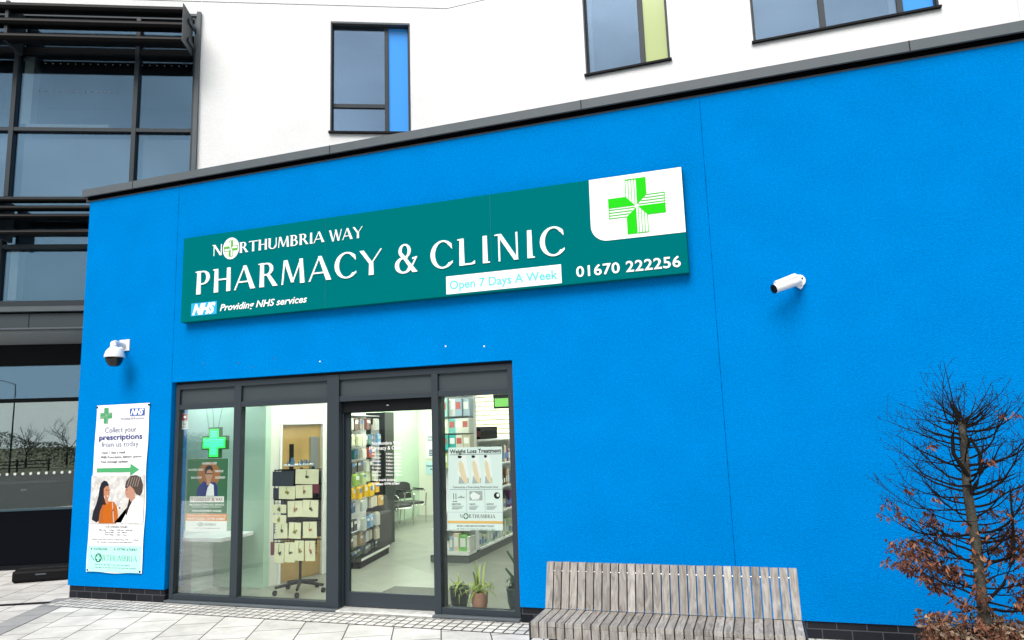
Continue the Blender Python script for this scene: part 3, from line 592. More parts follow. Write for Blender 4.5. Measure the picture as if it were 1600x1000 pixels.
# ---- waiting chairs
blk = pmat('black_vinyl', (.018, .020, .022), .45); chrome = pmat('chrome', (.75, .76, .74), .18, metal=1)
def make_chair():
    t = thing('waiting_chair', '', 'chair')
    s = MB(); s.box(-.20, .24, -.21, .21, .365, .415); s.build('seat', blk, t, bevel=.02)
    q = MB(); pts = []
    for i in range(9):
        a = -1+i/4; pts.append((a*.215, .77 - .05*abs(a)**3))
    q.add([(-.22-.00*i, x, .45) for i, (x, z) in enumerate(pts)] + [(-.29, x, z) for x, z in pts] + [(-.25, x, .45) for x, z in pts] + [(-.32, x, z) for x, z in pts],
          [(i, i+1, 9+i+1, 9+i) for i in range(8)] + [(18+i+1, 18+i, 27+i, 27+i+1) for i in range(8)] + [(9+i, 9+i+1, 27+i+1, 27+i) for i in range(8)] + [(i+1, i, 18+i, 18+i+1) for i in range(8)] + [(0, 9, 27, 18), (8, 26, 35, 17)])
    q.build('backrest', blk, t, bevel=.01)
    for sy in (-1, 1):
        yy = sy*.235
        MB().tube([(-.26, yy, .02), (-.20, yy, .38), (-.27, yy, .60), (.20, yy, .62), (.27, yy, .58), (.25, yy, .38), (.24, yy, .02)], .012, 8).build('side_frame', chrome, t, smooth=True)
        MB().box(-.20, .16, yy-.02, yy+.02, .625, .65).build('armrest', blk, t, bevel=.008)
    MB().tube([(-.20, -.235, .35), (-.20, .235, .35)], .01, 6).tube([(.22, -.235, .35), (.22, .235, .35)], .01, 6).build('cross_bar', chrome, t)
    return t
ch0 = make_chair()
for i, (x, yy, lb) in enumerate(((-6.42, 4.55, 'black chair with chrome frame in the waiting row, the one nearest the doors'), (-6.43, 5.15, 'black chair with chrome frame in the waiting row, second from the doors'), (-6.44, 5.78, 'black chair with chrome frame in the waiting row, third from the doors'), (-6.45, 6.32, 'black chrome-framed chair at the far end of the waiting row'))):
    c = ch0 if i == 0 else copy_tree(ch0)
    c.location = (x, yy, .004); c.rotation_euler = (0, 0, R(-32)); tag(c, lb, 'chair', 'black waiting chairs along the pale green wall')

# ---- dark cabinet and grey armchair past the rack
cb = thing('cabinet', 'tall dark cabinet standing beyond the rack of hanging packs', 'cabinet', (-5.9, 4.1, 0))
MB().box(-6.25, -5.62, 3.90, 4.20, .005, 2.05).build('carcass', pmat('dark_cabinet', (.025, .032, .03), .5), cb); MB().box(-6.2, -5.66, 3.885, 3.9, .08, .9).build('door_panel', pmat('dark_grey_panel', (.06, .06, .06), .5), cb)
ac = thing('armchair', 'low grey fabric armchair between the rack of packs and the dark cabinet', 'armchair', (-5.75, 3.45, 0))
gf_ = pmat('grey_fabric', (.07, .07, .07), .9); MB().box(-6.1, -5.5, 3.2, 3.7, .12, .40).build('seat', gf_, ac, bevel=.05); MB().box(-6.1, -5.5, 3.6, 3.78, .40, .78).build('backrest', gf_, ac, bevel=.05)
for x in (-6.1, -5.5): MB().box(x-.06, x+.06, 3.2, 3.78, .02, .55).build('arm', gf_, ac, bevel=.03)

# ---- rack of hanging packs seen through the door
FG, LG = along(-5.25, 2.0, -5.46, 3.15)
hr = thing('display_rack', 'white back-panelled rack of hanging packs seen at the left side of the doorway', 'display rack', (-5.3, 2.5, 0))
MB(FG).box(0, LG, .06, .12, .09, 2.10).build('back_panel', M['white'], hr); MB(FG).box(0, LG, -.28, .12, .005, .09).build('base', M['frame_dark'], hr); MB(FG).box(-.03, 0, .0, .12, .09, 2.10).build('upright', M['grey_metal'], hr)
rows = [(1.93, .17, ((.10,.05,.04),(.02,.03,.06),(.35,.30,.24),(.16,.05,.04),(.50,.48,.42),(.45,.60,.66))), (1.71, .16, ((.62,.62,.44),(.70,.70,.60),(.50,.58,.35),(.10,.22,.20),(.10,.25,.45),(.15,.35,.60))),
        (1.52, .15, ((.02,.12,.12),(.05,.28,.28),(.03,.16,.16),(.35,.05,.03),(.42,.10,.04),(.60,.50,.42))), (1.35, .16, ((.02,.02,.02),(.05,.05,.05),(.12,.12,.10),(.25,.25,.22),(.03,.03,.03),(.10,.10,.09),(.30,.30,.27))),
        (1.19, .16, ((.25,.42,.06),(.45,.55,.25),(.50,.60,.35),(.55,.62,.40),(.65,.70,.55),(.45,.48,.42))), (1.02, .17, ((.85,.50,.01),(.80,.48,.02),(.88,.55,.02),(.82,.50,.01),(.80,.46,.04))),
        (.83, .16, ((.04,.10,.22),(.60,.65,.62),(.30,.45,.40),(.72,.66,.55),(.75,.45,.12))), (.60, .18, ((.05,.05,.06),(.02,.10,.35),(.08,.22,.50),(.30,.45,.60),(.10,.20,.45),(.60,.50,.30))),
        (.39, .16, ((.22,.08,.03),(.40,.25,.12),(.10,.02,.02),(.60,.55,.42),(.08,.10,.12))), (.20, .11, ((.03,.05,.03),(.12,.18,.12),(.22,.25,.22),(.05,.06,.05)))]
def cname(c):
    r, g, bb = c
    if max(c) < .14 and max(c)-min(c) < .06: return 'black'
    if r > .5 and g > .3 and bb < .15: return 'yellow'
    if min(c) > .4 and max(c)-min(c) < .2: return 'cream'
    if r > g*1.8 and r > bb: return 'reddish brown'
    if bb > r*1.5 and bb > g*1.15: return 'blue'
    if g > bb*1.25 and g >= r: return 'lime green'
    if g > r*1.5: return 'teal'
    return 'grey'
_pm = {}
ORD = ['first', 'second', 'third', 'fourth', 'fifth', 'sixth', 'seventh', 'eighth', 'ninth', 'tenth', 'eleventh', 'twelfth', 'thirteenth', 'fourteenth', 'fifteenth', 'sixteenth', 'seventeenth', 'eighteenth', 'nineteenth', 'twentieth', 'twenty-first', 'twenty-second', 'twenty-third', 'twenty-fourth', 'twenty-fifth', 'twenty-sixth', 'twenty-seventh', 'twenty-eighth', 'twenty-ninth', 'thirtieth', 'thirty-first', 'thirty-second', 'thirty-third']
def packmat(c):
    if c not in _pm:
        m = pmat('pack_%d' % len(_pm), c, .35); _pm[c] = m
    return _pm[c]
ord_ = ['top', 'second', 'third', 'fourth', 'fifth', 'sixth', 'seventh', 'eighth', 'ninth', 'lowest']
labelm = pmat('pack_label', (.80, .80, .76), .5); label2 = pmat('pack_label_blue', (.10, .22, .50), .5)
hk = MB(FG)
for ri, (zt, hh, cs) in enumerate(rows):
    n = 8
    for j in range(8):
        c = cs[int(j*len(cs)/8)]
        if random.random() < .16 and ri != 5: c = random.choice([(.62,.60,.54), (.66,.66,.62), (.55,.58,.50)])
        wd = LG/n*.86; x0 = .02 + (LG-.04)/n*j; dp = random.uniform(.08, .20); h2 = hh*random.uniform(.85, 1.0)
        for u in (0, .5): hk.tube([(x0+wd/2, .06, zt-.005), (x0+wd/2, -.16, zt-.005)], .0025, 4) if u == 0 else None
        F = FG @ Matrix.Translation((x0+wd/2, -dp, zt)) @ Matrix.Rotation(random.uniform(-.08, .08), 4, 'Z')
        o = thing('product_pack', '%s pack, %s from the left in the %s row of the doorway rack' % (cname(c), ORD[j], ord_[ri]), 'product pack', F.to_translation(), group='packs in the %s row of the rack beside the doorway' % ord_[ri])
        MB(F).prism([(-wd/2,-h2),(wd/2,-h2),(wd/2,-.02),(wd*.3,0),(-wd*.3,0),(-wd/2,-.02)], -.018, .022).build('packet', packmat(c), o, bevel=.004)
        if min(c) < .4:
            MB(F).box(-wd*.36, wd*.36, -.0205, -.0182, -h2*(.35+.2*random.random()), -h2*.16).build('pack_label', labelm if (j+ri) % 3 else label2, o)
hk.build('hook', chrome, hr)
MB(FG).box(0, LG, -.30, -.295, .095, .125).build('price_strip', labelm, hr)
for zz in (1.965, .44): MB(FG).box(0, LG, -.15, .06, zz, zz+.008).build('shelf', M['white'], hr)

# ---- gondola with end cap, right pane
gd = thing('display_gondola', 'tall white shelving unit with an end bay facing the right pane', 'shelving', (-3.72, 2.82, 0))
MB().box(-4.25, -3.98, 3.00, 5.4, .12, 1.62).build('core_panel', M['white'], gd); MB().box(-4.25, -3.70, 2.90, 3.00, .12, 2.45).build('end_panel', M['white'], gd)
MB().box(-4.25, -3.70, 2.62, 5.42, .005, .09).build('kick_base', pmat('charcoal_base', (.10, .11, .11), .5), gd)
for z in (.10, .50, .85, 1.20, 1.56): MB().box(-3.98, -3.70, 3.05, 5.4, z, z+.022).build('shelf', M['white'], gd)
for z in (.10, .40, .62): MB().box(-4.25, -3.70, 2.62 if z < .2 else 2.7, 2.90, z, z+.03).build('shelf', M['white'], gd)
MB().box(-4.24, -3.97, 2.612, 2.619, .10, .15).box(-3.96, -3.71, 2.612, 2.619, .10, .15).build('price_strip', labelm, gd)
pal_r = [(.03,.03,.035),(.12,.03,.04),(.05,.07,.20),(.60,.55,.40),(.08,.08,.08),(.25,.10,.05),(.04,.12,.14),(.65,.63,.58),(.02,.02,.03),(.20,.05,.20)]
for ri, z in enumerate((.124, .524, .874, 1.224)):
    yy = 3.08; k = 0
    while yy < 5.3:
        wd = random.uniform(.07, .13); hh = random.uniform(.14, .27); c = random.choice(pal_r if ri else [(.55,.60,.42),(.65,.66,.58),(.30,.50,.25),(.50,.62,.55)])
        o = thing('product', '%s item, %s from the front on the %s side shelf' % (cname(c), ORD[k], ('lowest', 'second lowest', 'middle', 'upper')[ri]), 'product', (-3.8, yy, z), group='items on the %s side shelf of the shelving unit' % ('lowest', 'second lowest', 'middle', 'upper')[ri])
        if random.random() < .5: MB().box(-3.86, -3.735, yy, yy+wd*.85, z, z+hh).build('carton', packmat(c), o, bevel=.003)
        else:
            MB().lathe([(wd*.4, 0), (wd*.42, .01), (wd*.42, hh*.7), (wd*.2, hh*.82), (wd*.2, hh)], (-3.79, yy+wd/2, z), 12).build('bottle', packmat(c), o, smooth=True)
        MB().box(-3.7345, -3.7325, yy+wd*.15, yy+wd*.7, z+hh*.2, z+hh*.55).build('pack_label', labelm if random.random() < .6 else label2, o)
        yy += wd; k += 1
# end cap: hanging packs above, cartons below
ec = [(2.42, .20, ((.35,.45,.50),(.30,.42,.48),(.45,.52,.55),(.33,.42,.46),(.4,.5,.52))), (2.15, .24, ((.25,.50,.48),(.30,.55,.50),(.62,.60,.58),(.30,.42,.50),(.35,.45,.52))), (1.88, .20, ((.12,.50,.45),(.60,.68,.50),(.15,.48,.45),(.66,.68,.62),(.62,.64,.56))), (1.66, .20, ((.04,.38,.32),(.05,.42,.36),(.04,.36,.34),(.62,.62,.52),(.55,.52,.40))), (1.42, .2, ((.05,.10,.20),(.4,.5,.2),(.06,.3,.12),(.5,.5,.5),(.3,.1,.1)))]
for ri, (zt, hh, cs) in enumerate(ec):
    for j, c in enumerate(cs):
        x0 = -4.15+j*.105; dp = random.uniform(2.68, 2.74); lbn = ('top', 'second', 'third', 'fourth', 'fifth')[ri]
        o = thing('product_pack', '%s pack, %s from the left in the %s row of the shelving end bay' % (cname(c), ORD[j], lbn), 'product pack', (x0, dp, zt), group='packs in the %s row of the end bay' % lbn)
        MB().box(x0-.050, x0+.050, dp, 2.86, zt-hh, zt).build('packet', packmat(c), o, bevel=.004)
        MB().box(x0-.04, x0+.03, dp-.003, dp-.0005, zt-hh*.6, zt-hh*.2).build('pack_label', labelm if (ri+j) % 2 else pmat('label_rust', (.45, .10, .08), .5), o)
for j, (wd, hh, c) in enumerate(((.09,.16,(.62,.66,.55)),(.06,.26,(.55,.62,.50)),(.09,.13,(.66,.68,.60)),(.05,.20,(.30,.45,.55)),(.08,.24,(.66,.55,.42)),(.11,.22,(.20,.50,.15)),(.04,.2,(.66,.66,.6)))):
    x0 = -4.24 + [0, .10, .165, .25, .30, .38, .50][j]
    o = thing('product', '%s carton on the bottom shelf of the end bay, %s from the left' % (cname(c), ('first', 'second', 'third', 'fourth', 'fifth', 'sixth', 'seventh')[j]), 'product', (x0, 2.72, .13), group='cartons on the bottom shelf of the end bay')
    MB().box(x0, x0+wd, 2.66+.01*(j % 3), 2.84, .131, .131+hh).build('carton', packmat(c), o, bevel=.003); MB().box(x0+wd*.15, x0+wd*.85, 2.6565+.01*(j % 3), 2.6595+.01*(j % 3), .131+hh*.3, .131+hh*.8).build('pack_label', labelm, o)
bx = thing('display_box', 'black counter display box on top of the shelving behind the poster', 'display box', (-3.6, 4.2, 1.58))
MB().box(-3.95, -3.72, 3.2, 3.9, 1.585, 1.76).build('carton', M['black'], bx); MB().box(-3.95, -3.72, 3.19, 3.195, 1.62, 1.70).build('print', packmat((.12,.03,.04)), bx)
ob = thing('display_box', 'orange carton standing on the shelving above the right poster', 'display box', (-3.85, 3.1, 1.58))
MB().box(-3.96, -3.82, 3.02, 3.16, 1.585, 1.80).build('carton', pmat('orange_carton', (.50, .16, .03), .5), ob); MB().box(-3.94, -3.84, 3.015, 3.019, 1.66, 1.74).build('print', labelm, ob)
# slatted wall board and pharmacy hatch behind
sw = thing('slatwall', 'cream slatted display wall at the back of the shop behind the right pane', 'display wall', (-4.8, 7.0, 0))
b = MB()
for i in range(21): b.box(-5.7, -3.6, 6.98, 7.03, .75+i*.09, .75+i*.09+.074)
b.build('slats', pmat('cream_slats', (.80, .77, .58), .5), sw); MB().box(-5.7, -3.6, 7.03, 7.06, .005, 2.61).build('back_board', pmat('cream_back', (.50, .46, .32), .6), sw)
cn = thing('counter', 'long dark fronted shop counter under the slatted wall', 'counter', (-4.0, 6.6, 0))
MB().box(-5.2, -1.5, 6.45, 6.9, .005, .86).build('front', pmat('counter_grey', (.22, .23, .22), .5), cn); MB().box(-5.25, -1.45, 6.42, 6.9, .86, .90).build('counter_top', M['white'], cn)

# ---- potted plants
def leafblade(mb, x, yy, z, a, L, wd, lift, droop, n=5):
    pr = None; vs = []; fs = []
    for i in range(n+1):
        t = i/n; r = L*t; h = z + lift*t*L*2 - droop*(t*t)*L*2; w_ = wd*math.sin(math.pi*min(.97, .15+t*.85))
        cx, cy = x+r*math.cos(a), yy+r*math.sin(a); vs += [(cx-w_*math.sin(a), cy+w_*math.cos(a), h), (cx+w_*math.sin(a), cy-w_*math.cos(a), h+.001)]
        if i: fs.append((2*i-2, 2*i-1, 2*i+1, 2*i))
    mb.add(vs, fs)
lf1 = islandmat('yellow_green_leaf', [(.16,.24,.03), (.30,.36,.06), (.10,.18,.03)], .5); lf2 = islandmat('dark_green_leaf', [(.015,.05,.02), (.03,.09,.03)], .5)
def pot(lb, x, yy, r, h, mat, leaf, n, L, lift, droop, wd=.010):
    t = thing('potted_plant', lb, 'potted plant', (x, yy, .005))
    MB().lathe([(r*.72, 0), (r*.95, h*.45), (r, h*.9), (r*1.04, h*.9), (r*1.04, h), (r*.9, h), (r*.88, h*.9)], (x, yy, .005), 28).build('pot', mat, t, smooth=True)
    MB().lathe([(r*.85, 0), (r*.85, .004)], (x, yy, h*.9), 20).build('soil', pmat('soil', (.03, .02, .015), .95), t)
    b = MB()
    for i in range(n):
        a = random.uniform(0, 6.28); l = L*random.uniform(.5, 1.1); z = h*.92
        leafblade(b, x+random.uniform(-.4, .4)*r, yy+random.uniform(-.4, .4)*r, z, a, l, wd, lift*random.uniform(.5, 1.6), droop*random.uniform(.6, 1.3))
        for k in range(3):
            t_ = random.uniform(.4, .95); px, py = x+l*t_*math.cos(a), yy+l*t_*math.sin(a); pz = z + lift*t_*l*2 - droop*t_*t_*l*2
            leafblade(b, px, py, pz, a+random.uniform(-1.5, 1.5), .035, .007, .5, .9, 3)
    b.build('leaves', leaf, t)
    return t
pot('trailing yellow-green plant in a terracotta pot on the floor behind the right pane', -2.63, .27, .080, .185, pmat('terracotta', (.44, .22, .15), .7, var=.1), lf1, 26, .19, .9, .75)
pot('plant in a dark pot half hidden left of the terracotta pot', -2.90, .42, .095, .19, pmat('dark_pot', (.03, .045, .045), .5), lf1, 16, .16, .5, .6)
t = pot('upright dark succulent in a dark pot at the right edge of the right pane', -2.26, .36, .12, .22, pmat('dark_teal_pot', (.03, .05, .05), .5), lf2, 22, .12, .9, .5, .012)
b = MB()
for (dx, tz, tx_) in ((-.02, .56, -.10), (.04, .50, .02), (-.05, .40, -.12), (.08, .45, .1)):
    b.tube([(-2.26+dx, .34, .20), (-2.26+dx*1.5+.02, .34, .20+(tz-.2)*.6), (-2.26+tx_, .33, tz)], [.018, .016, .009], 7)
b.build('stem', lf2, t)
dm = tag(MB().box(-4.0, -3.02, .35, 1.15, .0045, .012).build('doormat', pmat('mat_grey', (.12, .125, .11), .95, var=.2, vscale=60)), 'dark entrance mat lying just inside the sliding door', 'doormat')

# ================================================================== big building behind
off = thing('office_building', 'tall white rendered building with grey windows and glazed left end behind the blue shop', 'building', (-3.84, 2.63, 0))
def wall_open(F, u0, u1, z0, z1, ops, th=.3):
    b = MB(F); xs = sorted({u0, u1} | {o[0] for o in ops} | {o[1] for o in ops})
    for a, c in zip(xs, xs[1:]):
        o = [q for q in ops if q[0] <= a and q[1] >= c]
        if not o: b.box(a, c, 0, th, z0, z1)
        else: b.box(a, c, 0, th, z0, o[0][2]); b.box(a, c, 0, th, o[0][3], z1)
    return b
W1 = (4.25, 5.38, 5.945, 7.63); W2 = (2.02, 3.145, 6.43, 8.12); W3 = (4.18, 6.25, 6.44, 8.12)
UC = 5.945
wall_open(F1, 2.44, UC, 4.62, 12, [W1]).build('wall', M['white_wall'], off)
MB(F1).box(-7, 2.44, 0, .3, 7.665, 12).build('wall', M['white_wall'], off)
wall_open(FR, 0.0, 11, 4.62, 12, [W2, W3]).build('wall', M['white_wall'], off)
b = MB(F1).box(2.45, UC, -.002, .01, 7.882, 7.890); b.box(-7, 2.44, -.002, .01, 7.882, 7.890); b.build('render_joint', M['frame'], off)
MB(FR).box(0.0, 2.0, -.002, .01, 7.882, 7.890).box(3.17, 4.15, -.002, .01, 7.882, 7.890).box(6.28, 11, -.002, .01, 7.882, 7.890).build('render_joint', M['frame'], off)
MB(FR).box(7.02, 7.026, -.0015, .01, 4.7, 12).build('render_joint', pmat('faint_joint', (.6, .61, .62), .9), off)
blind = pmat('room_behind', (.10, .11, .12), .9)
def window(F, o, mull, panel, panmat, transom=None, bar=None):
    u0, u1, z0, z1 = o; b = MB(F); w_ = .035; y0, y1 = .06, .12
    b.box(u0, u0+w_, y0, y1, z0, z1).box(u1-w_, u1, y0, y1, z0, z1).box(u0+w_, u1-w_, y0, y1, z1-w_, z1).box(u0+w_, u1-w_, y0, y1, z0, z0+w_)
    for m in mull: b.box(m[0], m[1], y0, y1, z0+w_, z1-w_)
    if transom: b.box(u0+w_, mull[0][0], y0, y1, transom-.03, transom+.03)
    wn = b.build('window', M['frame'], off, bevel=.003)
    MB(F).box(u0-.02, u1+.02, -.045, .06, z0-.025, z0).build('sill', M['frame_dark'], wn)
    MB(F).box(u0, u1, -.012, .058, z1-.028, z1).build('head_flashing', M['grey_metal'], wn)
    MB(F).box(u0, u0+.02, -.006, .058, z0, z1-.03).box(u1-.02, u1, -.006, .058, z0, z1-.03).build('reveal_trim', M['frame'], wn)
    edges = [u0+w_] + [v for m in mull for v in m] + [u1-w_]
    for i in range(0, len(edges), 2):
        a, c = edges[i], edges[i+1]
        if panel == i//2: MB(F).box(a, c, .085, .10, z0+w_, z1-w_).build('coloured_panel', panmat, wn)
        elif transom and i == 0:
            MB(F).box(a, c, .085, .093, z0+w_, transom-.03).build('pane', M['glass_win'], wn); MB(F).box(a, c, .085, .093, transom+.03, z1-w_).build('pane', M['glass_win'], wn)
        else: MB(F).box(a, c, .085, .093, z0+w_, z1-w_).build('pane', M['glass_win'], wn)
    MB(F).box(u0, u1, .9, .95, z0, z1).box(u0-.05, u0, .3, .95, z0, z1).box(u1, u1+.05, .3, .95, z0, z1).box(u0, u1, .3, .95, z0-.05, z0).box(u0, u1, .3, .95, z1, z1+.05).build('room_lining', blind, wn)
    if bar: MB(F).box(bar[0], bar[1], .14, .22, z0+w_, z1-w_).build('white_reveal', M['white'], wn)
window(F1, W1, [(5.01, 5.065)], 1, M['blue_panel'], 6.37)
window(FR, W2, [(2.75, 2.82)], 1, M['lime_panel'], None, (2.06, 2.11))
window(FR, W3, [(4.97, 5.04), (5.83, 5.895)], 2, M['blue_panel'], None, (5.76, 5.82))
# curtain wall, first floor upwards
MU = (-4.65, -3.08, -1.52, .05, 1.62)
f_ = MB(F1)
for u in MU: f_.box(u-.028, u+.028, -.04, .10, 4.98, 7.62); 
f_.box(2.37, 2.40, -.03, .12, 4.62, 7.665)
for z0, z1 in ((5.905, 5.955), (4.93, 4.98), (7.58, 7.63)): f_.box(-7, 2.37, -.034, .10, z0, z1)
fo = f_.build('curtain_wall_frame', M['frame'], off)
MB(F1).box(2.40, 2.455, -.05, .02, 4.62, 7.70).box(-7, 2.40, -.05, .02, 7.63, 7.665).build('edge_trim', M['grey_metal'], off)
MB(F1).box(-7, 2.37, -.03, .09, 7.03, 7.115).build('dark_band', M['frame_dark'], off)  # plain dark band running across the upper panes
ed = [-7.0] + [v for u in MU for v in (u-.028, u+.028)] + [2.37]
for i in range(0, len(ed), 2):
    a, c = ed[i], ed[i+1]
    for z0, z1 in ((5.955, 7.03), (7.115, 7.58)): MB(F1).box(a, c, .02, .03, z0, z1).build('glass_pane', M['glass_up'], off)
    MB(F1).box(a, c, .02, .03, 4.98, 5.905).build('glass_pane', M['glass_up'], off); MB(F1).box(a, c, .10, .12, 4.98, 5.905).build('backing_panel', M['spandrel_glass'], off)
UE = 1.88
f_ = MB(F1)
for u in (-4.65, -3.08, -1.52, .02): f_.box(u-.028, u+.028, -.04, .10, 3.57, 4.93)
for z0, z1 in ((3.49, 3.57), (4.27, 4.325)): f_.box(-7, UE, -.034, .10, z0, z1)
f_.build('curtain_wall_frame', M['frame'], off)
ed = [-7.0] + [v for u in (-4.65, -3.08, -1.52, .02) for v in (u-.028, u+.028)] + [UE]
for i in range(0, len(ed), 2):
    for z0, z1 in ((3.57, 4.27), (4.325, 4.93)): MB(F1).box(ed[i], ed[i+1], .02, .03, z0, z1).build('glass_pane', M['glass_up'], off)
# bright things just inside the upper glass
MB(F1).box(.12, .24, .05, .20, 6.04, 7.02).box(.12, .22, .05, .20, 3.6, 4.26).build('interior_column', pmat('pale_column', (.70, .80, .78), .6), off)
MB(F1).box(.20, 1.26, .036, .16, 5.958, 6.03).build('window_board', pmat('bright_board', (.9, .9, .88), .5), off)
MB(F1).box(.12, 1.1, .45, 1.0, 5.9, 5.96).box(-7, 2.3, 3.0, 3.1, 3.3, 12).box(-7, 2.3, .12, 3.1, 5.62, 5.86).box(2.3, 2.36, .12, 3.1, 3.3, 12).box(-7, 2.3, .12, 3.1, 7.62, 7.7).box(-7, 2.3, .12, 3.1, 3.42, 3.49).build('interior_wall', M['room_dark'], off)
d = MB(F1)
for i in range(13): d.prism(ellipse(.34+i*.085, 6.50-.00*i, .0095, .0095, 8), .0165, .0195)
for i in range(20): d.prism(ellipse(.40+i*.098, 6.905, .0095, .0095, 8), .0165, .0195)
d.build('safety_dots', pmat('frosted_dot', (.16, .20, .24), .6), off)
# sill, fascia and soffit of the overhang
MB(F1).box(-7, UE, -.07, .10, 3.425, 3.49).build('sill_flashing', M['grey_metal'], off)
MB(F1).box(-7, UE, -.02, .10, 3.215, 3.40).build('fascia', M['spandrel'], off); MB(F1).box(.435, .445, -.022, 0, 3.215, 3.40).build('fascia_joint', M['frame_dark'], off)
MB(F1).box(-7, UE, -.045, .10, 3.195, 3.215).build('fascia_trim', M['grey_metal'], off)
b = MB(F1)
for k in range(7): b.box(-7, 2.3, .09+k*.175, .09+k*.175+.160, 3.17-.0, 3.20)
b.build('soffit_boards', pmat('soffit_grey', (.26, .29, .30), .5), off); MB(F1).box(-7, 2.3, .08, 1.3, 3.205, 3.28).build('soffit_backing', M['frame_dark'], off)
# ground floor glazing, set back under the overhang
UG = 2.49
MB(F0).box(-7, UG, -.03, .12, 2.86, 3.16).build('door_head', M['frame_dark'], off)
MB(F0).box(-7, UG, 0, .02, 2.385, 2.86).build('spandrel_pane', M['glass_up'], off); MB(F0).box(-7, UG, .05, .07, 2.385, 2.86).build('backing_panel', M['spandrel_glass'], off)
MB(F0).box(-7, UG, -.03, .10, 2.33, 2.385).box(-7, UG, -.03, .10, 0.0, .06).box(-2.0, -1.94, -.03, .10, .06, 2.33).box(2.43, UG, -.03, .10, .06, 2.33).build('ground_floor_frame', M['frame_dark'], off)
for a, c, zb in ((-7, -2.0, .06), (-1.94, 2.43, .83)): MB(F0).box(a, c, .01, .022, zb, 2.33).build('glass_pane', M['glass_gf'], off)
MB(F0).box(-1.94, 2.43, -.012, .008, .80, .83).build('glazing_bar', pmat('dark_teal_bar', (.03, .07, .09), .4), off)
MB(F0).box(-1.94, 2.43, .0, .024, .06, .80).build('lower_panel', pmat('black_glass_panel', (.002, .003, .006), .2, spec=.08), off)
d = MB(F0)
for k in range(36): d.prism(ellipse(-1.9+k*.1055, 1.315, .020, .020, 12), .0065, .0095)
d.build('safety_dots', pmat('white_dot', (.75, .78, .70), .6), off)
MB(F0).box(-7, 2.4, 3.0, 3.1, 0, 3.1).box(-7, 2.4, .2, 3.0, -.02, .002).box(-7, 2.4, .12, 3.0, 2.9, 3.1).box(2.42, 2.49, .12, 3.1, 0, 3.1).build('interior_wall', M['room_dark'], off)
kb = thing('reception_desk', 'black desk block standing inside the ground floor glazing left of the blue wall', 'desk', (-9.9, 1.5, 0))
MB(F0).box(-3.5, .12, .25, .9, .01, 1.17).build('carcass', M['black'], kb, bevel=.01); MB(F0).box(-3.52, .14, .22, .92, 1.17, 1.20).build('desk_top', pmat('desk_top_grey', (.20, .22, .22), .4), kb); MB(F0).box(-.35, -.27, .235, .248, 1.06, 1.09).build('label_plate', labelm, kb)
# sun louvres
def blade(mb, u0, u1, y, z, dp, th, tilt):
    n = 16; pts = []
    for k in range(n):
        t = 2*math.pi*k/n; a, c = dp/2*math.cos(t), th/2*math.sin(t)*(1 - .25*math.cos(t))
        pts.append((y + a*math.cos(tilt) - c*math.sin(tilt), z + a*math.sin(tilt) + c*math.cos(tilt)))
    mb.extrude(pts, u0, u1)
bm_ = pmat('louvre_black', (.003, .003, .004), .5, spec=.12)
s1 = thing('sun_louvre', 'three black blade sun louvre across the top of the left glazing', 'sun louvre', F1 @ Vector((2.3, -.35, 7.3)))
for z in (7.485, 7.265, 7.05):
    b = MB(F1); blade(b, -6.9, 2.36, -.35, z, .26, .115, R(10)); b.build('blade', bm_, s1, smooth=True)
for u in (-4.65, -1.52, .11): MB(F1).box(u-.02, u+.02, -.42, -.04, 6.98, 7.56).build('bracket', M['frame'], s1)
MB(F1).prism([(2.362, 7.0), (2.372, 7.0), (2.372, 7.55), (2.362, 7.55)], -.48, -.10).build('end_plate', M['frame'], s1)
MB(F1).box(2.375, 2.395, -.30, -.03, 7.10, 7.16).box(2.375, 2.395, -.30, -.03, 7.38, 7.44).build('bracket', M['frame'], s1)
s2 = thing('sun_louvre', 'black four blade sun louvre on the lower glazed storey, ending behind the blue wall', 'sun louvre', F1 @ Vector((1.8, -.35, 4.6)))
for z in (4.82, 4.71, 4.60, 4.39):
    b = MB(F1); blade(b, -6.9, 1.86, -.35, z, .20, .072, R(8)); b.build('blade', bm_, s2, smooth=True)
for u in (-4.65, -1.52, .16): MB(F1).box(u-.02, u+.02, -.42, -.04, 4.34, 4.86).build('bracket', M['frame'], s2)
# black block lying on the paving
FK = Matrix.Translation((-8.80, .74, 0)) @ Matrix.Rotation(R(33), 4, 'Z')
kb = thing('rubber_block', 'long low black block with rounded ends lying on the paving by the glazing', 'block', (-8.80, .74, 0))
MB(FK).box(-.33, .33, -.12, .12, .003, .155).build('body', M['black'], kb, bevel=.035); MB(FK).box(-.06, .06, -.124, -.119, .09, .105).build('plate', M['grey_metal'], kb)
MB(FK).box(-.30, .30, -.09, .09, .150, .162).build('top_ridge', M['black'], kb, bevel=.004)

# ================================================================== fascia sign
sg = thing('shop_sign', 'long teal fascia sign with white lettering and a green cross on the blue wall', 'shop sign', (-5.975, 0, 3.0))
Z0, Z1, YS = 3.0, 3.966, -.085
MB().box(-5.976, -.455, YS, -.004, Z0, Z1).build('sign_tray', M['teal'], sg, bevel=.004)
pts = [(-.459, 3.962), (-1.296, 3.962), (-1.30, 3.52)] + [(-1.30+.15*(1-math.cos(R(a))), 3.52-.15*math.sin(R(a))) for a in range(10, 91, 10)] + [(-.459, 3.366)]
MB().prism(pts, YS-.004, YS+.004).build('white_panel', M['sign_white'], sg)
c = MB(); put_cross(c, -.872, 3.661, .256, YS-.009, .004, 3, .024); c.build('cross_emblem', M['green'], sg)
b = MB(); put_flared(b, 'PHARMACY', -5.785, -3.455, 3.298, 3.560, YS-.008, .008, gap=.13, thin=.88); b.build('main_lettering', M['sign_white'], sg)
b = MB(); put_flared(b, '&', -3.31, -3.062, 3.280, 3.570, YS-.008, .008, thin=.9); b.build('ampersand', M['sign_white'], sg)
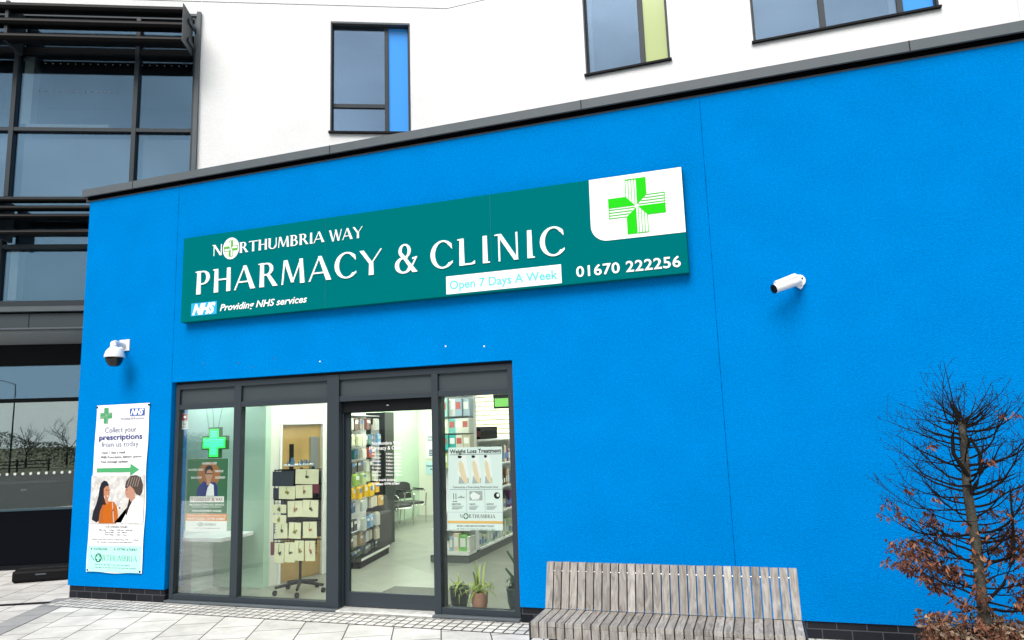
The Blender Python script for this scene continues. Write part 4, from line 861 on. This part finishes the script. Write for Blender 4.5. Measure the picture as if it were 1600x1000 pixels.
b = MB(); put_flared(b, 'CLINIC', -2.915, -1.555, 3.288, 3.556, YS-.008, .008, gap=.19, thin=.88); b.build('main_lettering', M['sign_white'], sg)
b = MB(); put_flared(b, 'N', -5.568, -5.432, 3.712, 3.838, YS-.006, .006, thin=.9); put_flared(b, 'RTHUMBRIA', -5.205, -4.130, 3.708, 3.826, YS-.006, .006, gap=.06, thin=.9); put_flared(b, 'WAY', -4.070, -3.676, 3.700, 3.822, YS-.006, .006, gap=.02, thin=.9); b.build('small_lettering', M['sign_white'], sg)
MB().prism(ellipse(-5.318, 3.774, .108, .122), YS-.004, YS+.002).build('logo_disc', M['sign_white'], sg)
b = MB(); put_cross(b, -5.318, 3.774, .090, YS-.008, .003, 0, .05, .30); b.build('logo_cross', pmat('logo_leaf_green', (.08, .38, .04), .5), sg)
MB().prism([(-5.834, 3.060), (-5.488, 3.060), (-5.488, 3.203), (-5.834, 3.203)], YS-.003, YS+.002).build('health_logo', pmat('sky_blue_vinyl', (.03, .38, .70), .6, spec=.1), sg)
b = MB(); put_text(b, 'NHS', -5.815, -5.505, 3.078, 3.185, YS-.005, .055, .35); b.build('health_logo_lettering', M['sign_white'], sg)
b = MB(); put_text(b, 'Providing NHS services', -5.443, -4.335, 3.087, 3.157, YS-.004, .018, .25); b.build('tagline', M['sign_white'], sg)
MB().box(-2.754, -1.598, YS-.004, YS+.002, 3.020, 3.197).build('white_strip', M['sign_white'], sg)
b = MB(); put_text(b, 'Open 7 Days A Week', -2.718, -1.632, 3.067, 3.148, YS-.0065, .022); b.build('strip_lettering', M['cyan'], sg)
b = MB(); put_text(b, '01670 222256', -1.457, -.520, 3.062, 3.157, YS-.006, .016, space=1.05); b.build('phone_number', M['sign_white'], sg)
jm2 = pmat('teal_joint', (.0, .09, .10), .5)
b = MB()
for x in (-4.12, -2.28): b.box(x, x+.002, YS-.0006, YS+.001, Z0, Z1)
b.build('panel_joint', jm2, sg)

# ================================================================== prescriptions banner
bn = thing('wall_banner', 'tall white vinyl banner with a green arrow, screwed to the blue wall', 'banner', (-6.83, 0, 1.2))
nx, nz = 14, 36; vs = []
for j in range(nz+1):
    for i in range(nx+1):
        u, v = i/nx, j/nz; e = .006*math.sin(v*17+1) * (1 if i in (0, nx) else .0) + (.010*math.sin(v*6) if i in (0, nx) else 0)
        vs.append((-7.235+.785*u + .02*v + e*(1 if i else -1)*.8, -.013-.0035*math.sin(v*13+u*3)*math.sin(u*5+.5), .292+1.846*v + (.006*math.sin(u*9) if j == 0 else 0)))
q = len(vs); vs += [(x, y_+.002, z) for x, y_, z in vs]
fs = [(j*(nx+1)+i, j*(nx+1)+i+1, (j+1)*(nx+1)+i+1, (j+1)*(nx+1)+i) for j in range(nz) for i in range(nx)]
rim = [i for i in range(nx+1)] + [j*(nx+1)+nx for j in range(1, nz+1)] + [nz*(nx+1)+i for i in range(nx-1, -1, -1)] + [j*(nx+1) for j in range(nz-1, 0, -1)]
fs2 = fs + [tuple(q+i for i in f[::-1]) for f in fs] + [(rim[k], q+rim[k], q+rim[(k+1) % len(rim)], rim[(k+1) % len(rim)]) for k in range(len(rim))]
MB().add(vs, [f[::-1] for f in fs2]).build('vinyl_sheet', M['paper'], bn, smooth=True)
yb = -.0185; k_ = .0009
for x, z in ((-7.20, 2.118), (-6.445, 2.118), (-7.215, .315), (-6.47, .315)): MB().tube([(x, -.022, z), (x, 0, z)], .010, 10).build('screw', M['ink'], bn)
MB().prism([(-7.226,.300),(-6.462,.300),(-6.456,.585),(-7.228,.575)], yb, yb+k_).build('mint_field', M['mint'], bn)
b = MB(); put_cross(b, -7.06, 2.018, .088, yb, k_, 3, .05); b.build('cross_emblem', M['mid_green'], bn)
MB().box(-6.712, -6.502, yb, yb+k_, 2.004, 2.084).build('health_logo', pmat('royal_blue', (.02, .08, .42), .5), bn)
b = MB(); put_text(b, 'NHS', -6.70, -6.512, 2.014, 2.074, yb-k_, .05, .35); b.build('health_logo_lettering', M['paper'], bn)
b = MB(); put_text(b, 'Providing NHS services', -6.833, -6.508, 1.962, 1.985, yb, .005); put_text(b, 'Collect your', -7.066, -6.607, 1.823, 1.885, yb, -.006); put_text(b, 'from us today', -7.108, -6.568, 1.662, 1.722, yb, -.006); b.build('lettering', M['lightink'], bn)
b = MB(); put_text(b, 'prescriptions', -7.147, -6.520, 1.743, 1.803, yb, .012); b.build('bold_lettering', M['navy'], bn)
b = MB()
for s, a, c, z in (('Open 7 days a week', -7.10, -6.75, 1.588), ('FREE Prescription delivery options', -7.105, -6.515, 1.537), ('Text message updates', -7.108, -6.707, 1.486)):
    put_text(b, s, a, c, z, z+.024, yb, .004); b.prism(ellipse(a-.025, z+.010, .005, .005, 8), yb, yb+k_)
b.build('bullet_lettering', M['ink'], bn)
MB().prism([(-7.155,1.379),(-6.667,1.379),(-6.667,1.340),(-6.537,1.405),(-6.667,1.471),(-6.667,1.427),(-7.155,1.427)], yb, yb+k_).build('arrow', M['mid_green'], bn)
# printed picture of two women
MB().box(-7.226, -6.452, yb+.0002, yb+k_, .815, 1.345).build('picture', pmat('picture_back', (.55, .54, .52), .6, var=.25, vscale=14), bn)
b = MB()
for i in range(46):
    x, z = random.uniform(-7.21, -6.5), random.choice((.98, 1.04, 1.10, 1.16, 1.22)); b.box(x, x+random.uniform(.012, .03), yb-.0002, yb+k_*.6, z, z+random.uniform(.018, .035))
b.build('picture_shelf_print', pmat('shelf_print', (.72, .70, .67), .6), bn)
y1_ = yb-.0008
MB().prism([(-7.19,.86),(-7.175,.95),(-7.14,1.02),(-7.11,1.12),(-7.10,1.20),(-7.08,1.26),(-7.04,1.29),(-6.995,1.28),(-6.965,1.24),(-6.975,1.21),(-7.02,1.21),(-7.03,1.12),(-7.02,1.04),(-7.06,.96),(-7.08,.85),(-7.12,.83)], y1_, yb).build('hair_print', M['ink'], bn)
MB().prism([(-7.09,.82),(-7.075,.95),(-7.04,1.02),(-6.97,1.06),(-6.88,1.055),(-6.83,1.0),(-6.81,.90),(-6.83,.82)], y1_-.0003, yb-.0003).build('orange_top_print', pmat('burnt_orange_print', (.46, .11, .008), .7, spec=.1), bn)
MB().prism([(-7.035,1.20),(-7.03,1.13),(-6.99,1.075),(-6.965,1.085),(-6.95,1.13),(-6.948,1.19),(-6.965,1.225),(-7.00,1.23)], y1_-.0010, yb-.0006).prism([(-7.02,1.03),(-6.955,1.04),(-6.975,1.10),(-7.01,1.11)], y1_-.0007, yb-.0006).build('face_print', pmat('skin_print', (.46, .20, .11), .7, spec=.1), bn)
MB().prism([(-6.86,.83),(-6.77,.815),(-6.70,.93),(-6.63,1.05),(-6.60,1.08),(-6.52,1.11),(-6.458,1.05),(-6.46,.83)], y1_-.0003, yb-.0003).build('white_coat_print', M['paper'], bn)
MB().prism([(-6.72,1.20),(-6.725,1.155),(-6.70,1.105),(-6.655,1.09),(-6.63,1.05),(-6.58,1.09),(-6.59,1.20),(-6.66,1.25)], y1_-.0010, yb-.0006).build('face_print', pmat('pale_skin_print', (.44, .23, .16), .7, spec=.1), bn)
MB().prism([(-6.73,1.21),(-6.715,1.28),(-6.66,1.335),(-6.58,1.345),(-6.51,1.32),(-6.475,1.24),(-6.48,1.16),(-6.51,1.12),(-6.57,1.14),(-6.60,1.19),(-6.66,1.235),(-6.70,1.20)], y1_-.0014, yb-.0010).build('hair_print', pmat('brown_grey_hair', (.07, .05, .045), .7, spec=.1), bn)
b = MB()
for k in range(5): b.prism([(-6.70+k*.035,1.22),(-6.69+k*.035,1.22),(-6.655+k*.035,1.325),(-6.665+k*.035,1.325)], y1_-.0018, yb-.0014)
b.build('hair_streak_print', pmat('hair_streak', (.26, .22, .19), .7, spec=.1), bn)
b = MB()
for x, z, w_, h_ in ((-6.990, 1.178, .010, .004), (-6.962, 1.178, .008, .004)): b.prism(ellipse(x, z, w_, h_, 8), y1_-.0016, y1_-.0010)
b.prism([(-6.712,1.185),(-6.690,1.190),(-6.690,1.183),(-6.712,1.179)], y1_-.0016, y1_-.0010).prism([(-6.718,1.135),(-6.700,1.138),(-6.700,1.133)], y1_-.0016, y1_-.0010)
b.prism([(-7.000,1.190),(-6.980,1.195),(-6.980,1.191),(-7.000,1.186)], y1_-.0016, y1_-.0010).build('eye_print', M['ink'], bn)
MB().prism([(-6.990,1.125),(-6.970,1.118),(-6.955,1.128),(-6.970,1.110)], y1_-.0016, y1_-.0010).build('smile_print', M['paper'], bn)
MB().prism([(-7.04,1.20),(-7.03,1.12),(-7.005,1.06),(-6.99,1.03),(-7.02,1.02),(-7.05,1.05)], y1_-.0014, y1_-.0010).prism([(-6.66,1.09),(-6.63,1.05),(-6.66,.98),(-6.69,.90),(-6.70,.95),(-6.675,1.03)], y1_-.0014, y1_-.0010).build('shadow_hair_print', pmat('deep_brown_print', (.03, .018, .015), .7, spec=.1), bn)
b = MB()
b.prism([(-7.08,.83),(-7.03,.83),(-7.035,.95),(-7.01,1.03),(-7.05,1.00)], y1_-.0009, y1_-.0004).prism([(-6.93,.83),(-6.915,.83),(-6.90,.93),(-6.86,1.00),(-6.91,.95)], y1_-.0009, y1_-.0004)
b.build('fold_print', pmat('dark_orange_print', (.35, .09, .01), .6), bn)
b = MB(); b.prism([(-6.905,1.05),(-6.895,1.05),(-6.86,.83),(-6.872,.83)], y1_-.0009, y1_-.0004)
for k in range(4): b.prism([(-6.70+k*.05,.84),(-6.697+k*.05,.84),(-6.62+k*.035,1.03),(-6.623+k*.035,1.03)], y1_-.0009, y1_-.0004)
b.build('pale_fold_print', pmat('pale_grey_print', (.45, .45, .47), .6), bn)
b = MB()
put_text(b, 'OUR OPENING HOURS', -6.99, -6.67, .775, .792, yb, 0)
for z, s1_, s2_ in ((.743, 'Monday - Friday', '9:00 am - 6:00 pm'), (.718, 'Saturday', '9 am - 5:00 pm'), (.693, 'Sunday', '10am - 4 pm')):
    put_text(b, s1_, -7.075 if 'F' in s1_ else -6.99, -6.86, z, z+.014, yb, .002); put_text(b, s2_, -6.82, -6.595 if 'F' in s1_ else -6.67, z, z+.014, yb, .002)
b.box(-6.842, -6.840, yb, yb+k_, .69, .76)
put_text(b, 'Collect from your choice of pharmacy with no waiting', -7.177, -6.508, .642, .655, yb, 0); put_text(b, 'Ask a member of the team for more information', -7.107, -6.587, .613, .626, yb, 0)
put_text(b, '01670222256', -7.14, -6.94, .532, .556, yb-k_, .008); put_text(b, '07790 675847', -6.80, -6.52, .532, .556, yb-k_, .008)
for x in (-7.175, -6.84): b.prism(ellipse(x+.008, .543, .008, .011, 10), yb-k_, yb)
put_text(b, 'Find us on the high street near the station,', -7.115, -6.604, .372, .384, yb-k_, 0); put_text(b, 'Monday to Sunday with free parking outside', -7.112, -6.521, .341, .353, yb-k_, 0)
b.build('small_print', M['ink'], bn)
put_brand(bn, -7.182, -6.512, .418, .478, yb-k_, M['logo_green'], M['logo_green'], M['mint'], thin=.62)

# ================================================================== cameras on the wall
dc = thing('security_camera', 'white dome security camera on an arm bracket above the banner', 'security camera', (-6.85, 0, 2.8))
MB().box(-6.925, -6.775, -.014, 0, 2.750, 2.882).build('mounting_plate', M['white_plastic'], dc, bevel=.004)
MB().tube([(-6.85, -.01, 2.82), (-6.84, -.10, 2.822), (-6.822, -.16, 2.825), (-6.80, -.20, 2.81), (-6.785, -.215, 2.785), (-6.785, -.217, 2.73)], [.030, .030, .033, .036, .036, .034], 16).build('arm', M['white_plastic'], dc, smooth=True)
MB().lathe([(.03, .10), (.06, .088), (.088, .055), (.103, .01), (.106, -.015), (.102, -.020)][::-1], (-6.762, -.217, 2.672), 32).build('housing', M['white_plastic'], dc, smooth=True)
MB().lathe([(.03, -.122), (.06, -.108), (.082, -.07), (.091, -.03), (.092, -.019)], (-6.762, -.217, 2.672), 32).build('lens_dome', pmat('black_glossy_dome', (.004, .004, .005), .12), dc, smooth=True)
MB().tube([(-6.86, -.012, 2.77), (-6.84, -.06, 2.74), (-6.80, -.02, 2.755)], .006, 6).build('cable', M['white_plastic'], dc, smooth=True)
bc = thing('security_camera', 'white bullet security camera with black front, pointing left, beside the sign on the blue wall', 'security camera', (.43, 0, 2.85))
MB().tube([(.425, 0, 2.853), (.425, -.03, 2.853)], .052, 24).build('mounting_plate', M['white_plastic'], bc, smooth=True)
MB().tube([(.425, -.03, 2.845), (.415, -.085, 2.825)], .028, 14).build('joint', M['white_plastic'], bc, smooth=True)
MB().tube([(.425, -.10, 2.842), (.395, -.115, 2.835), (.23, -.20, 2.775), (.222, -.204, 2.772)], [.028, .040, .038, .038], 20).build('body', M['white_plastic'], bc, smooth=True)
MB().tube([(.2225, -.2035, 2.7722), (.212, -.209, 2.7685)], .038, 20).build('lens_face', M['black'], bc)
MB().tube([(.44, -.10, 2.862), (.39, -.127, 2.872), (.27, -.187, 2.822), (.232, -.206, 2.810)], [.012, .028, .028, .026], 12).build('sun_hood', M['white_plastic'], bc, smooth=True)
MB().tube([(.452, -.034, 2.870), (.452, -.028, 2.870)], .007, 8).tube([(.405, -.034, 2.888), (.405, -.028, 2.888)], .006, 8).tube([(.43, -.064, 2.845), (.428, -.05, 2.84)], .012, 8).build('screw', M['black'], bc)
MB().tube([(.44, -.03, 2.80), (.43, -.06, 2.785), (.41, -.07, 2.80)], .012, 8).build('cable_gland', M['white_plastic'], bc, smooth=True)

# ================================================================== bench
be = thing('bench', 'long slatted weathered timber bench in front of the blue wall', 'bench', (-.7, -1.3, 0))
wd_ = islandmat('weathered_timber', [(.20,.185,.168), (.26,.243,.222), (.315,.298,.276), (.235,.216,.198), (.38,.362,.338)], .85, grain=(34, 5, 7))
NS = 29; BX0, BX1 = -1.565, .18; pit = (BX1-BX0)/NS; sw_ = .0520
b = MB(); c = MB()
for i in range(NS):
    x0 = BX0 + i*pit; x1 = x0+sw_; j1, j2 = random.uniform(-.0015, .0015), random.uniform(-.003, .003)
    b.box(x0, x1, -1.49+j2, -1.105, .380+j1, .411+j1); b.box(x0, x1, -1.49+j2, -1.452, .305, .3795)
    c.extrude([(-1.128, .414), (-1.072, .414), (-.984+j2, .716+j1), (-1.040+j2, .722+j1)], x0, x1)
b.build('seat', wd_, be, bevel=.002); c.build('backrest', wd_, be, bevel=.002)
st_ = pmat('dark_steel', (.02, .022, .025), .5)
MB().tube([(BX0+.01, -1.040, .66), (BX1-.01, -1.040, .66)], .005, 6).build('tie_rod', pmat('zinc_rod', (.6, .6, .6), .4, metal=.6), be)
for x in (BX0+.10, -.70, BX1-.16):
    MB().extrude([(-1.44, .0), (-1.40, .0), (-1.38, .340), (-1.10, .340), (-1.085, .40), (-1.03, .62), (-1.018, .62), (-1.05, .36), (-1.02, .0), (-1.06, .0), (-1.10, .30), (-1.40, .30)][::-1], x, x+.012).build('leg', st_, be)
MB().box(BX0-.012, BX0-.003, -1.49, -1.10, .29, .405).box(BX1-.002, BX1+.008, -1.49, -1.10, .29, .405).box(BX0, BX1, -1.445, -1.405, .344, .378).box(BX0, BX1, -1.17, -1.13, .344, .378).build('frame', st_, be)

# ================================================================== hornbeam and dead hedge
tr = thing('pleached_tree', 'small bare winter tree with curved black branches and brown leaves before the blue wall', 'tree', (1.125, -1.5, 0))
bark = pmat('bark', (.050, .046, .034), .9, var=.5, vscale=22, bump=.8, bscale=90); twm = pmat('twig_bark', (.012, .009, .008), .9, spec=.1)
rt = random.Random(11)
trk_ = [(1.135, -1.5, 0), (1.13, -1.5, .35), (1.122, -1.498, .62), (1.128, -1.502, .95), (1.118, -1.5, 1.25), (1.128, -1.5, 1.50), (1.135, -1.5, 1.66)]
MB().tube(trk_, [.037, .034, .031, .028, .026, .022, .021], 12).build('trunk', bark, tr, smooth=True)
TW = MB(); tips = []
def grow(p, d, L, r, lvl):
    n = max(3, int(L/.045)); path = [p]; rad = [r]; q = Vector(p); d = Vector(d).normalized()
    for i in range(n):
        d = (d + Vector((rt.gauss(0, .15), rt.gauss(0, .13), rt.gauss(0, .10) + (.115 if lvl == 0 else .06)))).normalized()
        q = q + d*(L/n); path.append(q.copy()); rad.append(max(.0011, r*(1-(i+1)/n*.78)))
        if q.y > -.12: break
        if lvl < 2 and i > 0:
            for _ in range(2 if rt.random() < (.7 if lvl == 0 else .3) else 1):
                if rt.random() < (.9 if lvl == 0 else .75):
                    s = Vector((rt.gauss(0, 1), rt.gauss(0, .8), rt.gauss(.25, .6))).normalized()
                    nd = (d*.75 + s*.8).normalized(); grow(q, nd, L*rt.uniform(.22, .5)*(1-i/n*.4), max(.0012, rad[-1]*.55), lvl+1)
    TW.tube(path, rad, 5 if lvl == 0 else 3, caps=False)
    tips.append((path, lvl))
for i in range(62):
    z = .60 + 1.04*(i/61)**.96; t = (z-.6)/1.04
    side = 1 if i % 2 else -1; a = rt.gauss(0, .75) + (0 if side > 0 else math.pi)
    d = Vector((math.cos(a), math.sin(a)*.8, -.18 + .25*t + rt.gauss(0, .16)))
    L = rt.uniform(.24, .50)*(1 if t < .85 else .85)
    grow((1.125+rt.gauss(0, .004), -1.5, z), d, L, rt.uniform(.0045, .0098), 0)
for i in range(24):                                   # knuckles and upright shoots at the head
    a = rt.uniform(0, 6.28); u = rt.random(); grow((1.135+rt.gauss(0, .025), -1.5+rt.gauss(0, .02), 1.64+rt.gauss(0, .02)), (math.cos(a)*.9, math.sin(a)*.6, .10+.7*u*u), rt.uniform(.16, .36), .0048, 0 if i % 2 else 1)
for top, L in (((1.11, -1.5, 1.66), .36), ((1.14, -1.5, 1.66), .22)): TW.tube([top, (top[0]-.012, -1.5, top[2]+L*.5), (top[0]-(.03 if L > .3 else -.03), -1.5, top[2]+L)], [.005, .0035, .0015], 5); grow(top, (-.10 if L > .3 else .15, 0, 1), L, .004, 1)
for (a_, z_) in ((1.19, 1.35), (1.06, 1.45)):           # kinked heavy limbs hugging the stem
    TW.tube([(1.128, -1.52, z_-.10), ((a_+1.128)/2, -1.54, z_-.04), (a_, -1.55, z_+.03), (a_+.005, -1.55, z_+.12), ((a_+1.13)/2, -1.53, z_+.22)], [.011, .012, .012, .010, .008], 6)
TW.tube([(1.14, -1.52, .66), (1.22, -1.56, .76), (1.28, -1.58, .90), (1.30, -1.58, 1.10), (1.31, -1.58, 1.3)], [.010, .010, .009, .007, .004], 6)
TW.build('branches', twm, tr)
LV = MB()
def leaf(mb, p, L, w_, rr, droop=.7):
    a = rr.uniform(0, 6.28); d = Vector((math.cos(a), math.sin(a), -droop-rr.random()*.8)).normalized()
    s = d.cross(Vector((rr.gauss(0, 1), rr.gauss(0, 1), rr.gauss(0, 1)))).normalized(); nrm = d.cross(s); p = Vector(p)
    m1 = p + d*L*.45; tip = p + d*L + nrm*L*.15
    mb.add([p, m1 + s*w_ + nrm*w_*.5, tip, m1 - s*w_ + nrm*w_*.5, m1], [(0, 1, 4), (1, 2, 4), (0, 4, 3), (4, 2, 3)])
for path, lvl in tips:
    zz = path[-1].z
    pr = .62 if zz < .85 else (.46 if zz < 1.02 else (.16 if zz < 1.15 else (.02 if zz < 1.35 else .004)))
    if zz > 1.0 and path[-1].x > 1.4: pr = max(pr, .45 if zz < 1.3 else 0)
    if rt.random() > pr: continue
    cl = rt.randint(5, 10)
    for _ in range(cl):
        q = path[rt.randint(len(path)//2, len(path)-1)]; leaf(LV, q + Vector((rt.gauss(0, .014), rt.gauss(0, .014), rt.gauss(0, .012))), rt.uniform(.026, .048), rt.uniform(.005, .0095), rt)
for _ in range(60): leaf(LV, (1.125+rt.gauss(0, .03), -1.53+rt.gauss(0, .02), rt.uniform(.58, 1.1)), .045, .009, rt)
LV.build('dead_leaves', islandmat('dead_leaves', [(.03,.009,.005), (.10,.024,.009), (.19,.055,.020), (.05,.012,.006), (.30,.14,.07), (.08,.018,.008)], .8), tr)
hg = thing('hedge', 'low dead brown hedge with pale crisp tops at the foot of the bare tree', 'hedge', (1.4, -1.45, 0))
b = MB(); c = MB(); tws = MB()
def hz(x, y_): return .535 + .025*math.sin(x*17) + .02*math.sin(x*41+y_*20) - .25*max(0, .90-x)
for _ in range(15000):
    x, y_ = rt.uniform(.82, 2.6), rt.uniform(-1.72, -1.22); top = hz(x, y_)
    z = top*rt.random()**.45; edge = rt.random() < .6
    if z < top-.08 and y_ > -1.6 and x > .92 and rt.random() < .7: y_ = rt.uniform(-1.74, -1.62)
    leaf(c if (z > top-.045 and rt.random() < .45) else b, (x, y_, z), rt.uniform(.022, .042), rt.uniform(.006, .012), rt, .1 if z > top-.05 else .5)
for _ in range(260):
    x, y_ = rt.uniform(.84, 2.6), rt.uniform(-1.68, -1.26); t = hz(x, y_); tws.tube([(x+rt.gauss(0, .05), y_, 0), (x, y_, t*.6), (x+rt.gauss(0, .03), y_+rt.gauss(0, .02), t+rt.uniform(-.05, .05))], [.004, .003, .0012], 4, caps=False)
b.build('brown_leaves', islandmat('hedge_brown', [(.06,.025,.012), (.15,.06,.03), (.22,.10,.05), (.09,.035,.02)], .8), hg)
c.build('pale_seed_heads', islandmat('hedge_pale', [(.20,.13,.08), (.40,.31,.21), (.11,.06,.035), (.50,.42,.32)], .8), hg); tws.build('stems', twm, hg)

# ================================================================== what the glass reflects: the far side of the road
fn = thing('rail_fence', 'low dark post and rail fence on the far side of the road', 'fence', (-14, -46, 0))
wf = pmat('dark_timber', (.05, .045, .035), .9)
b = MB()
for z in (.22, .45, .68): b.box(-60, -11.2, -45.5, -45.45, z, z+.07)
b.build('rails', wf, fn); b = MB()
for k in range(28): b.box(-60+k*1.8, -59.9+k*1.8, -45.56, -45.5, 0, .85)
b.build('posts', wf, fn)
bank = MB(); hm = islandmat('far_hedge', [(.060,.065,.040), (.12,.115,.065), (.08,.09,.05), (.14,.12,.08)], .9)
for _ in range(42000):
    x = rt.uniform(-60, 20); y_ = rt.uniform(-53, -48); hgt = 1.9 + .45*math.sin(x*.31) + .3*math.sin(x*.83+1) + .2*math.sin(x*2.1)
    z = hgt*rt.random()**.6; leaf(bank, (x, y_, z), rt.uniform(.10, .22), rt.uniform(.02, .05), rt, .1)
kind(tag(bank.build('scrub_bank', hm), 'dense scrubby hedge bank on the far side of the road', 'scrub'), 'stuff')
def far_tree(x, y_, h, lb, sd):
    t = thing('bare_tree', lb, 'tree', (x, y_, 0), group='bare trees beyond the road'); r_ = random.Random(sd); B = MB()
    MB().tube([(x, y_, -.01), (x, y_, h*.35)], [.09, .06], 7).build('trunk', twm, t)
    def br(p, d, L, r, l):
        q = Vector(p); path = [q.copy()]; rad = [r]
        for i in range(4):
            d = (d + Vector((r_.gauss(0, .15), r_.gauss(0, .15), r_.gauss(.05, .1)))).normalized(); q = q + d*L/4; path.append(q.copy()); rad.append(r*(1-.18*(i+1)))
            if l < 4:
                for _ in range(1 if l else 2): br(q, (d + Vector((r_.gauss(0, .8), r_.gauss(0, .8), r_.gauss(.2, .4)))).normalized(), L*.62, r*.55, l+1)
        B.tube(path, rad, 3, caps=False)
    for k in range(3): br((x, y_, h*.3), Vector((r_.gauss(0, .5), r_.gauss(0, .5), 1)).normalized(), h*.38, .05, 1)
    B.build('crown', twm, t)
far_tree(-13.43, -58.6, 3.6, 'slender bare tree beyond the road, reflected at the left of the ground floor glass', 1)
far_tree(-10.6, -60.5, 4.3, 'broad bare tree beyond the road, reflected close to the blue wall', 2)
far_tree(-26, -58, 5.0, 'tall bare tree beyond the road, far to the left', 3)
far_tree(-40, -57, 6.0, 'tallest bare tree beyond the road, farthest left', 4)
lp = thing('street_lamp', 'thin street lamp beyond the road, reflected in the ground floor glass', 'street lamp', (-13.4, -43.3, 0))
MB().tube([(-13.4, -43.3, 0), (-13.4, -43.3, 5.8)], [.06, .035], 8).build('post', M['frame'], lp); MB().tube([(-13.4, -43.3, 5.8), (-14.3, -43.3, 6.0)], .03, 6).build('arm', M['frame'], lp); MB().box(-14.8, -14.3, -43.42, -43.18, 5.95, 6.05).build('lamp_head', M['grey_metal'], lp, bevel=.02)
